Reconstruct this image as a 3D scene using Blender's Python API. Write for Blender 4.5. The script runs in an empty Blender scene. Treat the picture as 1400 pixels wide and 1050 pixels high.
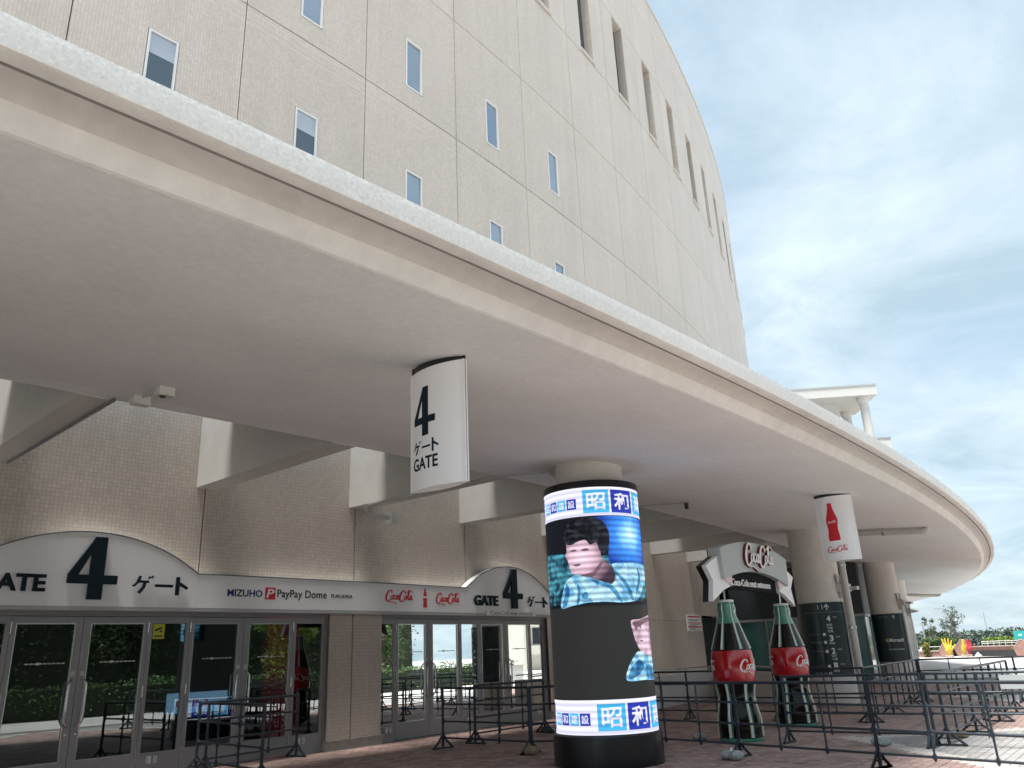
import bpy, bmesh, math, random
from math import sin, cos, pi, radians, atan2, sqrt, hypot
from mathutils import Vector, Matrix
random.seed(7)
scene = bpy.context.scene
COL = scene.collection

# ------------------------------------------------------------------ camera, sky, sun, exposure
cam = bpy.data.cameras.new('camera'); camo = bpy.data.objects.new('camera', cam); COL.objects.link(camo)
cam.sensor_width = 36.0; cam.lens = 36.0 * 1084.4 / 1400.0; cam.clip_start = .1; cam.clip_end = 3000
PITCH, ROLL = .3305, -.0428
fw = Vector((0, cos(PITCH), sin(PITCH))); r0 = Vector((1, 0, 0)); u0 = r0.cross(fw)
rt = r0 * cos(ROLL) + u0 * sin(ROLL); up = u0 * cos(ROLL) - r0 * sin(ROLL)
m = Matrix((rt, up, -fw)).transposed().to_4x4(); m.translation = (0, 0, 1.6); camo.matrix_world = m
scene.camera = camo

SUN_DIR = Vector((-.18, -.18, .96)).normalized()          # towards the sun
sun_el = math.asin(SUN_DIR.z); sun_az = atan2(SUN_DIR.x, SUN_DIR.y)
world = bpy.data.worlds.new('World'); scene.world = world; world.use_nodes = True
nt = world.node_tree; nt.nodes.clear()
def wn(t, **k):
    n = nt.nodes.new(t)
    for a, b in k.items(): setattr(n, a, b)
    return n
L = nt.links.new
sky = wn('ShaderNodeTexSky', sky_type='NISHITA', sun_disc=False, sun_elevation=sun_el, sun_rotation=sun_az, air_density=1.0, dust_density=1.4, ozone_density=1.5)
tc = wn('ShaderNodeTexCoord'); sep = wn('ShaderNodeSeparateXYZ'); L(tc.outputs['Generated'], sep.inputs[0])
zc = wn('ShaderNodeMath', operation='MAXIMUM'); L(sep.outputs[2], zc.inputs[0]); zc.inputs[1].default_value = 0.0
za = wn('ShaderNodeMath', operation='ADD'); L(zc.outputs[0], za.inputs[0]); za.inputs[1].default_value = .22
dx = wn('ShaderNodeMath', operation='DIVIDE'); L(sep.outputs[0], dx.inputs[0]); L(za.outputs[0], dx.inputs[1])
dy = wn('ShaderNodeMath', operation='DIVIDE'); L(sep.outputs[1], dy.inputs[0]); L(za.outputs[0], dy.inputs[1])
cb = wn('ShaderNodeCombineXYZ'); L(dx.outputs[0], cb.inputs[0]); L(dy.outputs[0], cb.inputs[1])
nz = wn('ShaderNodeTexNoise'); nz.inputs['Scale'].default_value = 2.3; nz.inputs['Detail'].default_value = 8; nz.inputs['Roughness'].default_value = .56; nz.inputs['Distortion'].default_value = .35
L(cb.outputs[0], nz.inputs['Vector'])
cr = wn('ShaderNodeValToRGB'); cr.color_ramp.elements[0].position = .34; cr.color_ramp.elements[0].color = (.74, .74, .74, 1); cr.color_ramp.elements[1].position = .66; cr.color_ramp.elements[1].color = (.99, .99, .99, 1)
L(nz.outputs['Fac'], cr.inputs[0])
nz2 = wn('ShaderNodeTexNoise'); nz2.inputs['Scale'].default_value = 2.6; nz2.inputs['Detail'].default_value = 9; nz2.inputs['Roughness'].default_value = .6; nz2.inputs['Distortion'].default_value = .5; L(cb.outputs[0], nz2.inputs['Vector'])
cr2 = wn('ShaderNodeValToRGB'); cr2.color_ramp.elements[0].position = .35; cr2.color_ramp.elements[0].color = (2.45, 3.2, 3.7, 1); cr2.color_ramp.elements[1].position = .68; cr2.color_ramp.elements[1].color = (3.95, 4.6, 5.0, 1)
L(nz2.outputs['Fac'], cr2.inputs[0])
mx = wn('ShaderNodeMixRGB'); L(cr.outputs[0], mx.inputs[0]); L(sky.outputs[0], mx.inputs[1]); L(cr2.outputs[0], mx.inputs[2])
bg = wn('ShaderNodeBackground'); bg.inputs['Strength'].default_value = .1; L(mx.outputs[0], bg.inputs[0])
wo = wn('ShaderNodeOutputWorld'); L(bg.outputs[0], wo.inputs[0])

sl = bpy.data.lights.new('sun', 'SUN'); sl.energy = 4.0; sl.angle = radians(22); sl.color = (1, .96, .90)
so = bpy.data.objects.new('sun', sl); COL.objects.link(so); so.rotation_euler = SUN_DIR.to_track_quat('Z', 'Y').to_euler(); so.location = (30, -20, 60)
scene.view_settings.view_transform = 'Standard'; scene.view_settings.look = 'None'; scene.view_settings.gamma = 1; scene.view_settings.use_curve_mapping = False
scene.view_settings.exposure = 1.2
scene.render.engine = 'CYCLES'

# ------------------------------------------------------------------ the ring the place is built on
CX, CY, RW, A0 = -96.322, 93.494, 120.10, -.7171
PAN = .029199 * RW                                           # one wall panel along the arc
def P(s, r, z):
    a = A0 + s / RW
    return Vector((CX + (RW + r) * cos(a), CY + (RW + r) * sin(a), z))
def radial(s): a = A0 + s / RW; return Vector((cos(a), sin(a), 0))
def tang(s): a = A0 + s / RW; return Vector((-sin(a), cos(a), 0))
def soffit_z(r): return 4.32 + (9.8 - r) * (4.79 - 4.32) / 5.6

# ------------------------------------------------------------------ materials
MATS = {}
def nodes_of(name):
    m = bpy.data.materials.new(name); m.use_nodes = True
    t = m.node_tree; b = t.nodes['Principled BSDF']; return m, t, b
def mat(name, col, rough=.6, metal=0., var=.0, vscale=6., bump=0., bscale=60., spec=.5, coat=0., emit=None, emits=0., stain=0., trans=0., detail=6):
    if name in MATS: return MATS[name]
    m, t, b = nodes_of(name)
    b.inputs['Base Color'].default_value = (*col, 1); b.inputs['Roughness'].default_value = rough; b.inputs['Metallic'].default_value = metal
    b.inputs['Specular IOR Level'].default_value = spec; b.inputs['Coat Weight'].default_value = coat
    if trans: b.inputs['Transmission Weight'].default_value = trans
    if emit: b.inputs['Emission Color'].default_value = (*emit, 1); b.inputs['Emission Strength'].default_value = emits
    g = t.nodes.new('ShaderNodeNewGeometry')
    if var or stain:
        n = t.nodes.new('ShaderNodeTexNoise'); n.inputs['Scale'].default_value = vscale; n.inputs['Detail'].default_value = detail; n.inputs['Roughness'].default_value = .6
        t.links.new(g.outputs['Position'], n.inputs['Vector'])
        r = t.nodes.new('ShaderNodeMapRange'); r.inputs[1].default_value = .3; r.inputs[2].default_value = .7; r.inputs[3].default_value = 1 - var; r.inputs[4].default_value = 1 + var
        t.links.new(n.outputs['Fac'], r.inputs[0])
        mul = t.nodes.new('ShaderNodeMixRGB'); mul.blend_type = 'MULTIPLY'; mul.inputs[0].default_value = 1; mul.inputs[1].default_value = (*col, 1)
        t.links.new(r.outputs[0], mul.inputs[2]); out = mul.outputs[0]
        if stain:
            n2 = t.nodes.new('ShaderNodeTexNoise'); n2.inputs['Scale'].default_value = .55; n2.inputs['Detail'].default_value = 8; n2.inputs['Roughness'].default_value = .7
            t.links.new(g.outputs['Position'], n2.inputs['Vector'])
            r2 = t.nodes.new('ShaderNodeMapRange'); r2.inputs[1].default_value = .35; r2.inputs[2].default_value = .7; r2.inputs[3].default_value = 1 - stain; r2.inputs[4].default_value = 1 + stain * .5
            t.links.new(n2.outputs['Fac'], r2.inputs[0])
            m2 = t.nodes.new('ShaderNodeMixRGB'); m2.blend_type = 'MULTIPLY'; m2.inputs[0].default_value = 1; t.links.new(out, m2.inputs[1]); t.links.new(r2.outputs[0], m2.inputs[2]); out = m2.outputs[0]
        t.links.new(out, b.inputs['Base Color'])
    if bump:
        n3 = t.nodes.new('ShaderNodeTexNoise'); n3.inputs['Scale'].default_value = bscale; n3.inputs['Detail'].default_value = 4
        t.links.new(g.outputs['Position'], n3.inputs['Vector'])
        bp = t.nodes.new('ShaderNodeBump'); bp.inputs['Strength'].default_value = bump; bp.inputs['Distance'].default_value = .02
        t.links.new(n3.outputs['Fac'], bp.inputs['Height']); t.links.new(bp.outputs[0], b.inputs['Normal'])
    MATS[name] = m; return m
def tile_mat(name, col, grout, pitch_s=.067, pitch_z=.067, mort=.007):
    m, t, b = nodes_of(name); N = t.nodes.new; K = t.links.new
    g = N('ShaderNodeNewGeometry'); sp = N('ShaderNodeSeparateXYZ'); K(g.outputs['Position'], sp.inputs[0])
    ax = N('ShaderNodeMath'); ax.operation = 'SUBTRACT'; K(sp.outputs[0], ax.inputs[0]); ax.inputs[1].default_value = CX
    ay = N('ShaderNodeMath'); ay.operation = 'SUBTRACT'; K(sp.outputs[1], ay.inputs[0]); ay.inputs[1].default_value = CY
    at = N('ShaderNodeMath'); at.operation = 'ARCTAN2'; K(ay.outputs[0], at.inputs[0]); K(ax.outputs[0], at.inputs[1])
    a2 = N('ShaderNodeMath'); a2.operation = 'SUBTRACT'; K(at.outputs[0], a2.inputs[0]); a2.inputs[1].default_value = A0
    s_ = N('ShaderNodeMath'); s_.operation = 'MULTIPLY'; K(a2.outputs[0], s_.inputs[0]); s_.inputs[1].default_value = RW
    cv = N('ShaderNodeCombineXYZ'); K(s_.outputs[0], cv.inputs[0]); K(sp.outputs[2], cv.inputs[1])
    br = N('ShaderNodeTexBrick'); br.offset = 0; br.inputs['Scale'].default_value = 1; br.inputs['Brick Width'].default_value = pitch_s; br.inputs['Row Height'].default_value = pitch_z
    br.inputs['Mortar Size'].default_value = mort; br.inputs['Mortar Smooth'].default_value = .1; br.inputs['Bias'].default_value = 0
    br.inputs['Color1'].default_value = (*[c * .93 for c in col], 1); br.inputs['Color2'].default_value = (*[c * 1.07 for c in col], 1); br.inputs['Mortar'].default_value = (*grout, 1)
    K(cv.outputs[0], br.inputs['Vector'])
    n = N('ShaderNodeTexNoise'); n.inputs['Scale'].default_value = .45; n.inputs['Detail'].default_value = 7; K(g.outputs['Position'], n.inputs['Vector'])
    # rain streaks: noise stretched along z
    mp = N('ShaderNodeMapping'); mp.inputs['Scale'].default_value = (2.2, .12, 1); K(cv.outputs[0], mp.inputs[0])
    n2 = N('ShaderNodeTexNoise'); n2.inputs['Scale'].default_value = 1; n2.inputs['Detail'].default_value = 5; K(mp.outputs[0], n2.inputs['Vector'])
    ad = N('ShaderNodeMath'); ad.operation = 'ADD'; K(n.outputs['Fac'], ad.inputs[0]); K(n2.outputs['Fac'], ad.inputs[1])
    mr = N('ShaderNodeMapRange'); mr.inputs[1].default_value = .7; mr.inputs[2].default_value = 1.3; mr.inputs[3].default_value = .93; mr.inputs[4].default_value = 1.05; K(ad.outputs[0], mr.inputs[0])
    oi = N('ShaderNodeObjectInfo'); orr = N('ShaderNodeMapRange'); orr.inputs[3].default_value = .965; orr.inputs[4].default_value = 1.03; K(oi.outputs['Random'], orr.inputs[0])
    mm = N('ShaderNodeMath'); mm.operation = 'MULTIPLY'; K(mr.outputs[0], mm.inputs[0]); K(orr.outputs[0], mm.inputs[1])
    mu = N('ShaderNodeMixRGB'); mu.blend_type = 'MULTIPLY'; mu.inputs[0].default_value = 1; K(br.outputs['Color'], mu.inputs[1]); K(mm.outputs[0], mu.inputs[2]); K(mu.outputs[0], b.inputs['Base Color'])
    bp = N('ShaderNodeBump'); bp.invert = True; bp.inputs['Strength'].default_value = .5; bp.inputs['Distance'].default_value = .004; K(br.outputs['Fac'], bp.inputs['Height']); K(bp.outputs[0], b.inputs['Normal'])
    b.inputs['Roughness'].default_value = .38; MATS[name] = m; return m
def glass_mat(name, tint, refl=.12, rough=.0, boost=.9, gc=(.92, .97, .97)):
    m, t, b = nodes_of(name); N = t.nodes.new; K = t.links.new
    tr = N('ShaderNodeBsdfTransparent'); tr.inputs[0].default_value = (*tint, 1)
    gl = N('ShaderNodeBsdfGlossy'); gl.inputs['Roughness'].default_value = rough; gl.inputs[0].default_value = (*gc, 1)
    fr = N('ShaderNodeFresnel'); fr.inputs[0].default_value = 1.55
    ma = N('ShaderNodeMath'); ma.operation = 'MULTIPLY_ADD'; ma.use_clamp = True; K(fr.outputs[0], ma.inputs[0]); ma.inputs[1].default_value = boost; ma.inputs[2].default_value = refl
    mxs = N('ShaderNodeMixShader'); K(ma.outputs[0], mxs.inputs[0]); K(tr.outputs[0], mxs.inputs[1]); K(gl.outputs[0], mxs.inputs[2])
    K(mxs.outputs[0], t.nodes['Material Output'].inputs[0]); MATS[name] = m; return m
def led_mat(name, col, strength=1., line=.25, mot=.0, c2=None):
    m, t, b = nodes_of(name); N = t.nodes.new; K = t.links.new
    g = N('ShaderNodeNewGeometry'); sp = N('ShaderNodeSeparateXYZ'); K(g.outputs['Position'], sp.inputs[0])
    mu = N('ShaderNodeMath'); mu.operation = 'MULTIPLY'; K(sp.outputs[2], mu.inputs[0]); mu.inputs[1].default_value = 2 * pi / .094
    sn = N('ShaderNodeMath'); sn.operation = 'SINE'; K(mu.outputs[0], sn.inputs[0])
    ma = N('ShaderNodeMath'); ma.operation = 'MULTIPLY_ADD'; K(sn.outputs[0], ma.inputs[0]); ma.inputs[1].default_value = -line * strength * .5; ma.inputs[2].default_value = strength * (1 - line * .5)
    b.inputs['Base Color'].default_value = (.012, .012, .014, 1); b.inputs['Roughness'].default_value = .5; b.inputs['Specular IOR Level'].default_value = .2
    b.inputs['Emission Color'].default_value = (*col, 1); K(ma.outputs[0], b.inputs['Emission Strength'])
    if mot:
        n = N('ShaderNodeTexNoise'); n.inputs['Scale'].default_value = 4.5; n.inputs['Detail'].default_value = 5; n.inputs['Distortion'].default_value = 1.2; K(g.outputs['Position'], n.inputs['Vector'])
        r = N('ShaderNodeValToRGB'); r.color_ramp.elements[0].position = .5 - mot; r.color_ramp.elements[1].position = .5 + mot; r.color_ramp.elements[0].color = (*(c2 or [c * .3 for c in col]), 1); r.color_ramp.elements[1].color = (*col, 1)
        K(n.outputs['Fac'], r.inputs[0]); K(r.outputs[0], b.inputs['Emission Color'])
    MATS[name] = m; return m
def leaf_mat(name, col, var=.35):
    m, t, b = nodes_of(name); N = t.nodes.new; K = t.links.new
    g = N('ShaderNodeNewGeometry')
    rmp = N('ShaderNodeMapRange'); rmp.inputs[3].default_value = 1 - var; rmp.inputs[4].default_value = 1 + var; K(g.outputs['Random Per Island'], rmp.inputs[0])
    mu = N('ShaderNodeMixRGB'); mu.blend_type = 'MULTIPLY'; mu.inputs[0].default_value = 1; mu.inputs[1].default_value = (*col, 1); K(rmp.outputs[0], mu.inputs[2]); K(mu.outputs[0], b.inputs['Base Color'])
    b.inputs['Roughness'].default_value = .55; b.inputs['Subsurface Weight'].default_value = 0
    MATS[name] = m; return m

TILE = tile_mat('wall_tile', (.61, .542, .474), (.475, .42, .37), mort=.005)
M_soff = mat('soffit_paint', (.82, .815, .80), .8, var=.05, vscale=14, bump=.3, bscale=70, stain=.07, detail=10)
M_fasc = mat('fascia_stucco', (.86, .855, .83), .9, var=.10, vscale=34, bump=.8, bscale=34, stain=.06)
M_lip = mat('canopy_lip', (.74, .72, .68), .8, var=.06, vscale=5, bump=.3, bscale=50, stain=.14)
M_conc = mat('column_paint', (.64, .615, .57), .55, var=.05, vscale=4, bump=.1, bscale=40, stain=.08)
M_beam = mat('beam_paint', (.60, .585, .55), .7, var=.04, vscale=3, stain=.06)
M_back = mat('joint_backing', (.09, .08, .075), .9)  # dark backing seen through the panel joints
M_rib = mat('rib_trim', (.63, .57, .51), .6, var=.04)
M_rim = mat('rim_concrete', (.54, .50, .45), .7, var=.04)
M_frame = mat('door_frame_metal', (.31, .315, .325), .42, .1, var=.05, vscale=9)
M_white = mat('white_sign_panel', (.92, .935, .95), .4, var=.02, vscale=1.2)
M_lipgrey = mat('sign_lip', (.50, .52, .54), .5)
M_navy = mat('dark_letter', (.005, .018, .028), .6, spec=.2)
M_red = mat('red_print', (.62, .012, .03), .4)
M_blue = mat('blue_print', (.01, .02, .16), .5)
M_blackp = mat('black_print', (.02, .025, .03), .5)
M_steel = mat('brushed_steel', (.62, .63, .63), .25, .95)
M_iron = mat('barrier_iron', (.030, .044, .058), .4, .2, var=.2, vscale=20)
M_sack = mat('sandbag_cloth', (.36, .39, .38), .8, var=.25, vscale=18, bump=.5, bscale=30)
M_sackb = mat('sandbag_brown', (.30, .24, .15), .8, var=.3, vscale=18, bump=.5, bscale=30)
M_plinth = mat('plinth_concrete', (.34, .335, .315), .8, var=.16, vscale=9, bump=.3)
M_glass = glass_mat('door_glass', (.32, .44, .46), .13, boost=.8)
M_wing = glass_mat('window_glass', (.10, .13, .18), .42, boost=.5, gc=(.46, .505, .56))
M_wing2 = glass_mat('dark_window_glass', (.10, .14, .2), .05, boost=.2, gc=(.6, .7, .8))
M_teal = mat('teal_glass', (.05, .16, .16), .12, coat=.3, var=.15, vscale=.6)
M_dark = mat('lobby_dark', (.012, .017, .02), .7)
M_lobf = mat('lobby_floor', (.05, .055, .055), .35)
M_wframe = mat('white_window_frame', (.72, .72, .71), .4)
M_blind = mat('roller_blind', (.42, .47, .52), .8)
M_black = mat('satin_black', (.008, .010, .013), .28, var=.1)
M_bottle = mat('bottle_body', (.007, .006, .005), .12, spec=.28)
M_green = mat('bottle_green', (.045, .24, .16), .15, coat=.6)
M_pale = mat('bottle_pale_trim', (.70, .76, .70), .3)  # pale stripes along the bottle edges, and the cap
M_label = mat('bottle_label', (.50, .006, .014), .16, coat=.7)
M_script = mat('white_script', (.86, .86, .86), .45)
M_pink = mat('ribbon_fold', (.76, .60, .62), .5)
M_grib = mat('ribbon_grey', (.45, .50, .50), .5)
M_pipe = mat('pipe_paint', (.50, .49, .46), .45, var=.05)
M_info = mat('directory_panel', (.008, .024, .032), .30, coat=.2)
M_lamp = mat('tube_cover', (.75, .76, .75), .3)

# ------------------------------------------------------------------ builders
BASE = {}
def base_of(o): return BASE.get(o.name, Vector((0, 0, 0))) if o else Vector((0, 0, 0))
def tag(o, label=None, cat=None, group=None, kind=None):
    if label: o['label'] = label
    if cat: o['category'] = cat
    if group: o['group'] = group
    if kind: o['kind'] = kind
    return o
def thing(name, label, cat, base=(0, 0, 0), group=None):
    o = bpy.data.objects.new(name, None); COL.objects.link(o); o.empty_display_size = .2
    o.location = base; BASE[o.name] = Vector(base); tag(o, label, cat, group); return o
class MB:
    def __init__(s): s.v = []; s.f = []
    def add(s, vs, fs):
        n = len(s.v); s.v += [Vector(x) for x in vs]; s.f += [[i + n for i in q] for q in fs]; return s
    def hexa(s, p):      # 8 pts: bottom 4 ccw, top 4 ccw
        return s.add(p, [(3, 2, 1, 0), (4, 5, 6, 7), (0, 1, 5, 4), (1, 2, 6, 5), (2, 3, 7, 6), (3, 0, 4, 7)])
    def box(s, c, ax, ay, az):   # centre and three half-axis vectors
        c = Vector(c); ax = Vector(ax); ay = Vector(ay); az = Vector(az)
        return s.hexa([c - ax - ay - az, c + ax - ay - az, c + ax + ay - az, c - ax + ay - az, c - ax - ay + az, c + ax - ay + az, c + ax + ay + az, c - ax + ay + az])
    def abox(s, x0, x1, y0, y1, z0, z1):
        return s.box(((x0 + x1) / 2, (y0 + y1) / 2, (z0 + z1) / 2), ((x1 - x0) / 2, 0, 0), (0, (y1 - y0) / 2, 0), (0, 0, (z1 - z0) / 2))
    def curv(s, s0, s1, r_0, r_1, z0, z1, n=None):
        n = n or max(1, int(round((s1 - s0) / 1.2))); vs = []; fs = []
        for i in range(n + 1):
            u = s0 + (s1 - s0) * i / n
            vs += [P(u, r_0, z0), P(u, r_1, z0), P(u, r_1, z1), P(u, r_0, z1)]
        for i in range(n):
            a = 4 * i; b = a + 4
            fs += [(a, a + 1, b + 1, b), (a + 1, a + 2, b + 2, b + 1), (a + 2, a + 3, b + 3, b + 2), (a + 3, a, b, b + 3)]
        fs += [(3, 2, 1, 0), tuple(4 * n + i for i in range(4))]
        return s.add(vs, fs)
    def tube(s, pts, rad, n=8, caps=True):
        pts = [Vector(p) for p in pts]; k = len(pts); rads = rad if isinstance(rad, (list, tuple)) else [rad] * k
        vs = []; prev = None
        for i, p in enumerate(pts):
            t = (pts[min(i + 1, k - 1)] - pts[max(i - 1, 0)]).normalized()
            if prev is None:
                a = Vector((0, 0, 1)) if abs(t.z) < .9 else Vector((1, 0, 0)); x = t.cross(a).normalized()
            else:
                x = (prev - t * prev.dot(t)).normalized()
            prev = x; y = t.cross(x)
            for j in range(n): q = 2 * pi * j / n; vs.append(p + (x * cos(q) + y * sin(q)) * rads[i])
        fs = []
        for i in range(k - 1):
            for j in range(n): fs.append((i * n + j, i * n + (j + 1) % n, (i + 1) * n + (j + 1) % n, (i + 1) * n + j))
        if caps: fs += [tuple(reversed(range(n))), tuple((k - 1) * n + j for j in range(n))]
        return s.add(vs, fs)
    def lathe(s, prof, c=(0, 0, 0), n=32, rmod=None, caps=True):
        c = Vector(c); vs = []; fs = []; k = len(prof)
        for (r, z) in prof:
            for j in range(n):
                q = 2 * pi * j / n; rr = r * (rmod(q, z) if rmod else 1); vs.append(c + Vector((rr * cos(q), rr * sin(q), z)))
        for i in range(k - 1):
            for j in range(n): fs.append((i * n + j, i * n + (j + 1) % n, (i + 1) * n + (j + 1) % n, (i + 1) * n + j))
        if caps: fs += [tuple(reversed(range(n))), tuple((k - 1) * n + j for j in range(n))]
        return s.add(vs, fs)
    def prism(s, poly, fn, w0, w1, step=None):
        """poly (u,v) list, extruded w0..w1 through fn(u,v,w)"""
        bm = bmesh.new(); n = len(poly)
        a = [bm.verts.new((u, v, w0)) for u, v in poly]; b = [bm.verts.new((u, v, w1)) for u, v in poly]
        bm.faces.new(list(reversed(a))); bm.faces.new(b)
        for i in range(n): bm.faces.new((a[i], a[(i + 1) % n], b[(i + 1) % n], b[i]))
        bmesh.ops.recalc_face_normals(bm, faces=bm.faces)
        return s.bm(bm, fn, step)
    def bm(s, bm, fn=None, step=None):
        bmesh.ops.triangulate(bm, faces=[f for f in bm.faces if len(f.verts) > 4])
        if step:
            xs = [v.co.x for v in bm.verts]; u = math.floor(min(xs) / step) * step + step
            while u < max(xs):
                bmesh.ops.bisect_plane(bm, geom=bm.verts[:] + bm.edges[:] + bm.faces[:], plane_co=(u, 0, 0), plane_no=(1, 0, 0), dist=1e-5); u += step
        bm.verts.index_update()
        s.add([fn(*v.co) if fn else v.co for v in bm.verts], [[v.index for v in f.verts] for f in bm.faces]); bm.free(); return s
    def build(s, name, material, parent=None, smooth=None, kind=None, label=None):
        me = bpy.data.meshes.new(name); b = base_of(parent)
        me.from_pydata([v - b for v in s.v], [], s.f); me.update()
        me.materials.append(material)
        if smooth is not None:
            me.polygons.foreach_set('use_smooth', [True] * len(me.polygons))
            me.set_sharp_from_angle(angle=radians(smooth))
        o = bpy.data.objects.new(name, me); COL.objects.link(o); o.parent = parent
        if parent: BASE[o.name] = b
        if kind: o['kind'] = kind
        if label: o['label'] = label
        return o
def textbm(body, size=1., bold=0., depth=.01, align='CENTER', sx=1., shear=0.):
    cu = bpy.data.curves.new('t', 'FONT'); cu.body = body; cu.size = size; cu.extrude = depth / 2; cu.offset = bold; cu.align_x = align; cu.resolution_u = 3; cu.shear = shear
    o = bpy.data.objects.new('t', cu); COL.objects.link(o); dg = bpy.context.evaluated_depsgraph_get()
    ev = o.evaluated_get(dg); me = ev.to_mesh(); bm = bmesh.new(); bm.from_mesh(me); ev.to_mesh_clear()
    bpy.data.objects.remove(o); bpy.data.curves.remove(cu)
    for v in bm.verts: v.co.x *= sx; v.co.z += depth / 2
    return bm
def fit_text(mb, body, u0, u1, v0, v1, fn, w=.012, bold=0., step=None):
    """text stretched to the rectangle u0..u1, v0..v1"""
    bm = textbm(body, 1., bold, w)
    xs = [v.co.x for v in bm.verts]; ys = [v.co.y for v in bm.verts]; a, b, c, d = min(xs), max(xs), min(ys), max(ys)
    for v in bm.verts:
        v.co.x = u0 + (v.co.x - a) / (b - a) * (u1 - u0); v.co.y = v0 + (v.co.y - c) / max(1e-6, d - c) * (v1 - v0)
    return mb.bm(bm, fn, step)
def smooth_pts(pts, n=6):
    out = []
    for i in range(len(pts) - 1):
        p0 = pts[max(i - 1, 0)]; p1 = pts[i]; p2 = pts[i + 1]; p3 = pts[min(i + 2, len(pts) - 1)]
        for j in range(n):
            t = j / n
            out.append(tuple(.5 * (2 * p1[k] + (p2[k] - p0[k]) * t + (2 * p0[k] - 5 * p1[k] + 4 * p2[k] - p3[k]) * t * t + (3 * p1[k] - p0[k] - 3 * p2[k] + p3[k]) * t ** 3) for k in (0, 1)))
    out.append(tuple(pts[-1])); return out
def _ell(cx, cy, rx, ry, sl=.28): return [(cx + rx * cos(q) + sl * ry * sin(q), cy + ry * sin(q)) for q in [2.2 + 2 * pi * i / 9 for i in range(10)]]
_C = [(.80, .74), (.78, .93), (.58, 1.0), (.34, .84), (.15, .52), (.11, .22), (.24, .03), (.46, .05), (.68, .22)]
SCRIPT = [(_C, .055, .15)] + [([(x + 1.66, y) for x, y in _C], .055, .15), (_ell(.82, .38, .12, .19), .05, .10), ([(1.26, .50), (1.17, .59), (1.05, .50), (1.0, .33), (1.06, .20), (1.17, .22), (1.30, .36)], .05, .10),
          (_ell(1.44, .39, .11, .19), .05, .10), ([(1.63, .60), (1.56, .34), (1.60, .20), (1.74, .34)], .05, .09), ([(1.66, .48), (1.82, .53)], .06, .06),
          (_ell(2.50, .38, .12, .19), .05, .10), ([(2.70, .30), (2.88, .62), (3.0, .95), (2.94, 1.06), (2.86, .85), (2.79, .4), (2.84, .2), (2.96, .30)], .05, .09),
          (_ell(3.12, .38, .11, .19), .05, .10), ([(3.32, .60), (3.24, .34), (3.28, .20), (3.42, .32)], .05, .09),
          ([(.24, .03), (.5, -.06), (.78, -.02), (1.05, -.08), (1.38, -.2), (1.2, -.12)], .03, .10), ([(2.3, .98), (2.5, .86), (2.72, .9), (3.0, 1.04), (3.3, 1.0), (3.44, .88)], .03, .09)]
def script_logo(mb, fn, u0, u1, v0, w0=.0, th=.008, fat=1., clip=None):
    """hand-drawn flowing cola script between u0 and u1, baseline v0"""
    k = (u1 - u0) / 3.45
    for si, (pl, wa, wb) in enumerate(SCRIPT):
        pts = smooth_pts(pl, 4); n = len(pts); q = []
        Lf = []; Rg = []
        for i, (x, y) in enumerate(pts):
            a = pts[max(i - 1, 0)]; b = pts[min(i + 1, n - 1)]; tx, ty = b[0] - a[0], b[1] - a[1]; l = hypot(tx, ty) or 1
            wd = (wa + (wb - wa) * abs(ty / l) * sin(pi * min(1, max(0, i / (n - 1)))) ** .5) * .5 * fat
            Lf.append((x - ty / l * wd, y + tx / l * wd)); Rg.append((x + ty / l * wd, y - tx / l * wd))
        top = w0 + th + si * min(th * .06, .0006)
        vs = []
        for (x, y) in Lf + Rg: vs.append(fn(u0 + x * k, v0 + y * k, top))
        for (x, y) in Lf + Rg: vs.append(fn(u0 + x * k, v0 + y * k, w0))
        fs = []
        for i in range(n - 1):
            fs.append((n + i, n + i + 1, i + 1, i)); fs.append((i, i + 1, 2 * n + i + 1, 2 * n + i)); fs.append((n + i + 1, n + i, 3 * n + i, 3 * n + i + 1))
        fs.append((0, 2 * n, 3 * n, n)); fs.append((n - 1, 2 * n - 1, 4 * n - 1, 3 * n - 1))
        mb.add(vs, fs)
    return mb
BOT2D = [(.50, 0), (.52, .06), (.50, .16), (.43, .30), (.47, .42), (.52, .50), (.50, .58), (.36, .72), (.22, .86), (.19, .94), (.20, 1.0)]
def bottle2d(mb, fn, uc, v0, h, w0, w1, wd=.29, step=None):
    pr = [(x * 2 * wd * h / 2, y * h) for x, y in BOT2D]
    poly = [(uc + x, v0 + y) for x, y in pr] + [(uc - x, v0 + y) for x, y in reversed(pr)]
    return mb.prism(poly, fn, w0, w1, step)
FOUR = [(.40, 0), (.67, 0), (.67, .245), (1.0 - .06, .245), (.94, .385), (.67, .385), (.67, 1.0), (.44, 1.0), (0, .385), (0, .245), (.40, .245)]
FOURH = [(.41, .385), (.215, .385), (.41, .70)]
def four(mb, fn, u0, u1, v0, v1, w0, w1):
    """bold figure 4 with an open counter, built from convex pieces"""
    f = lambda x, y: (u0 + x * (u1 - u0) / .94, v0 + y * (v1 - v0))
    parts = [[(.40, 0), (.67, 0), (.67, 1.0), (.44, 1.0), (.40, .93)], [(.67, .245), (.94, .245), (.94, .385), (.67, .385)], [(0, .245), (.40, .245), (.40, .385), (.0, .385)], [(0, .385), (.19, .385), (.40, .745), (.40, .93)]]
    for q in parts: mb.prism([f(*p) for p in q], fn, w0, w1)
    return mb
KANA_GE = [[(.18, .62), (.30, .98), (.40, .98), (.34, .72), (.30, .62), (.10, .40), (.0, .46)], [(.30, .62), (.78, .62), (.78, .74), (.33, .74)], [(.54, .63), (.66, .63), (.60, .34), (.40, .04), (.28, .12), (.48, .38)], [(.74, .86), (.80, .98), (.86, .95), (.80, .83)], [(.88, .90), (.94, 1.02), (1.0, .99), (.94, .87)]]
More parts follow.
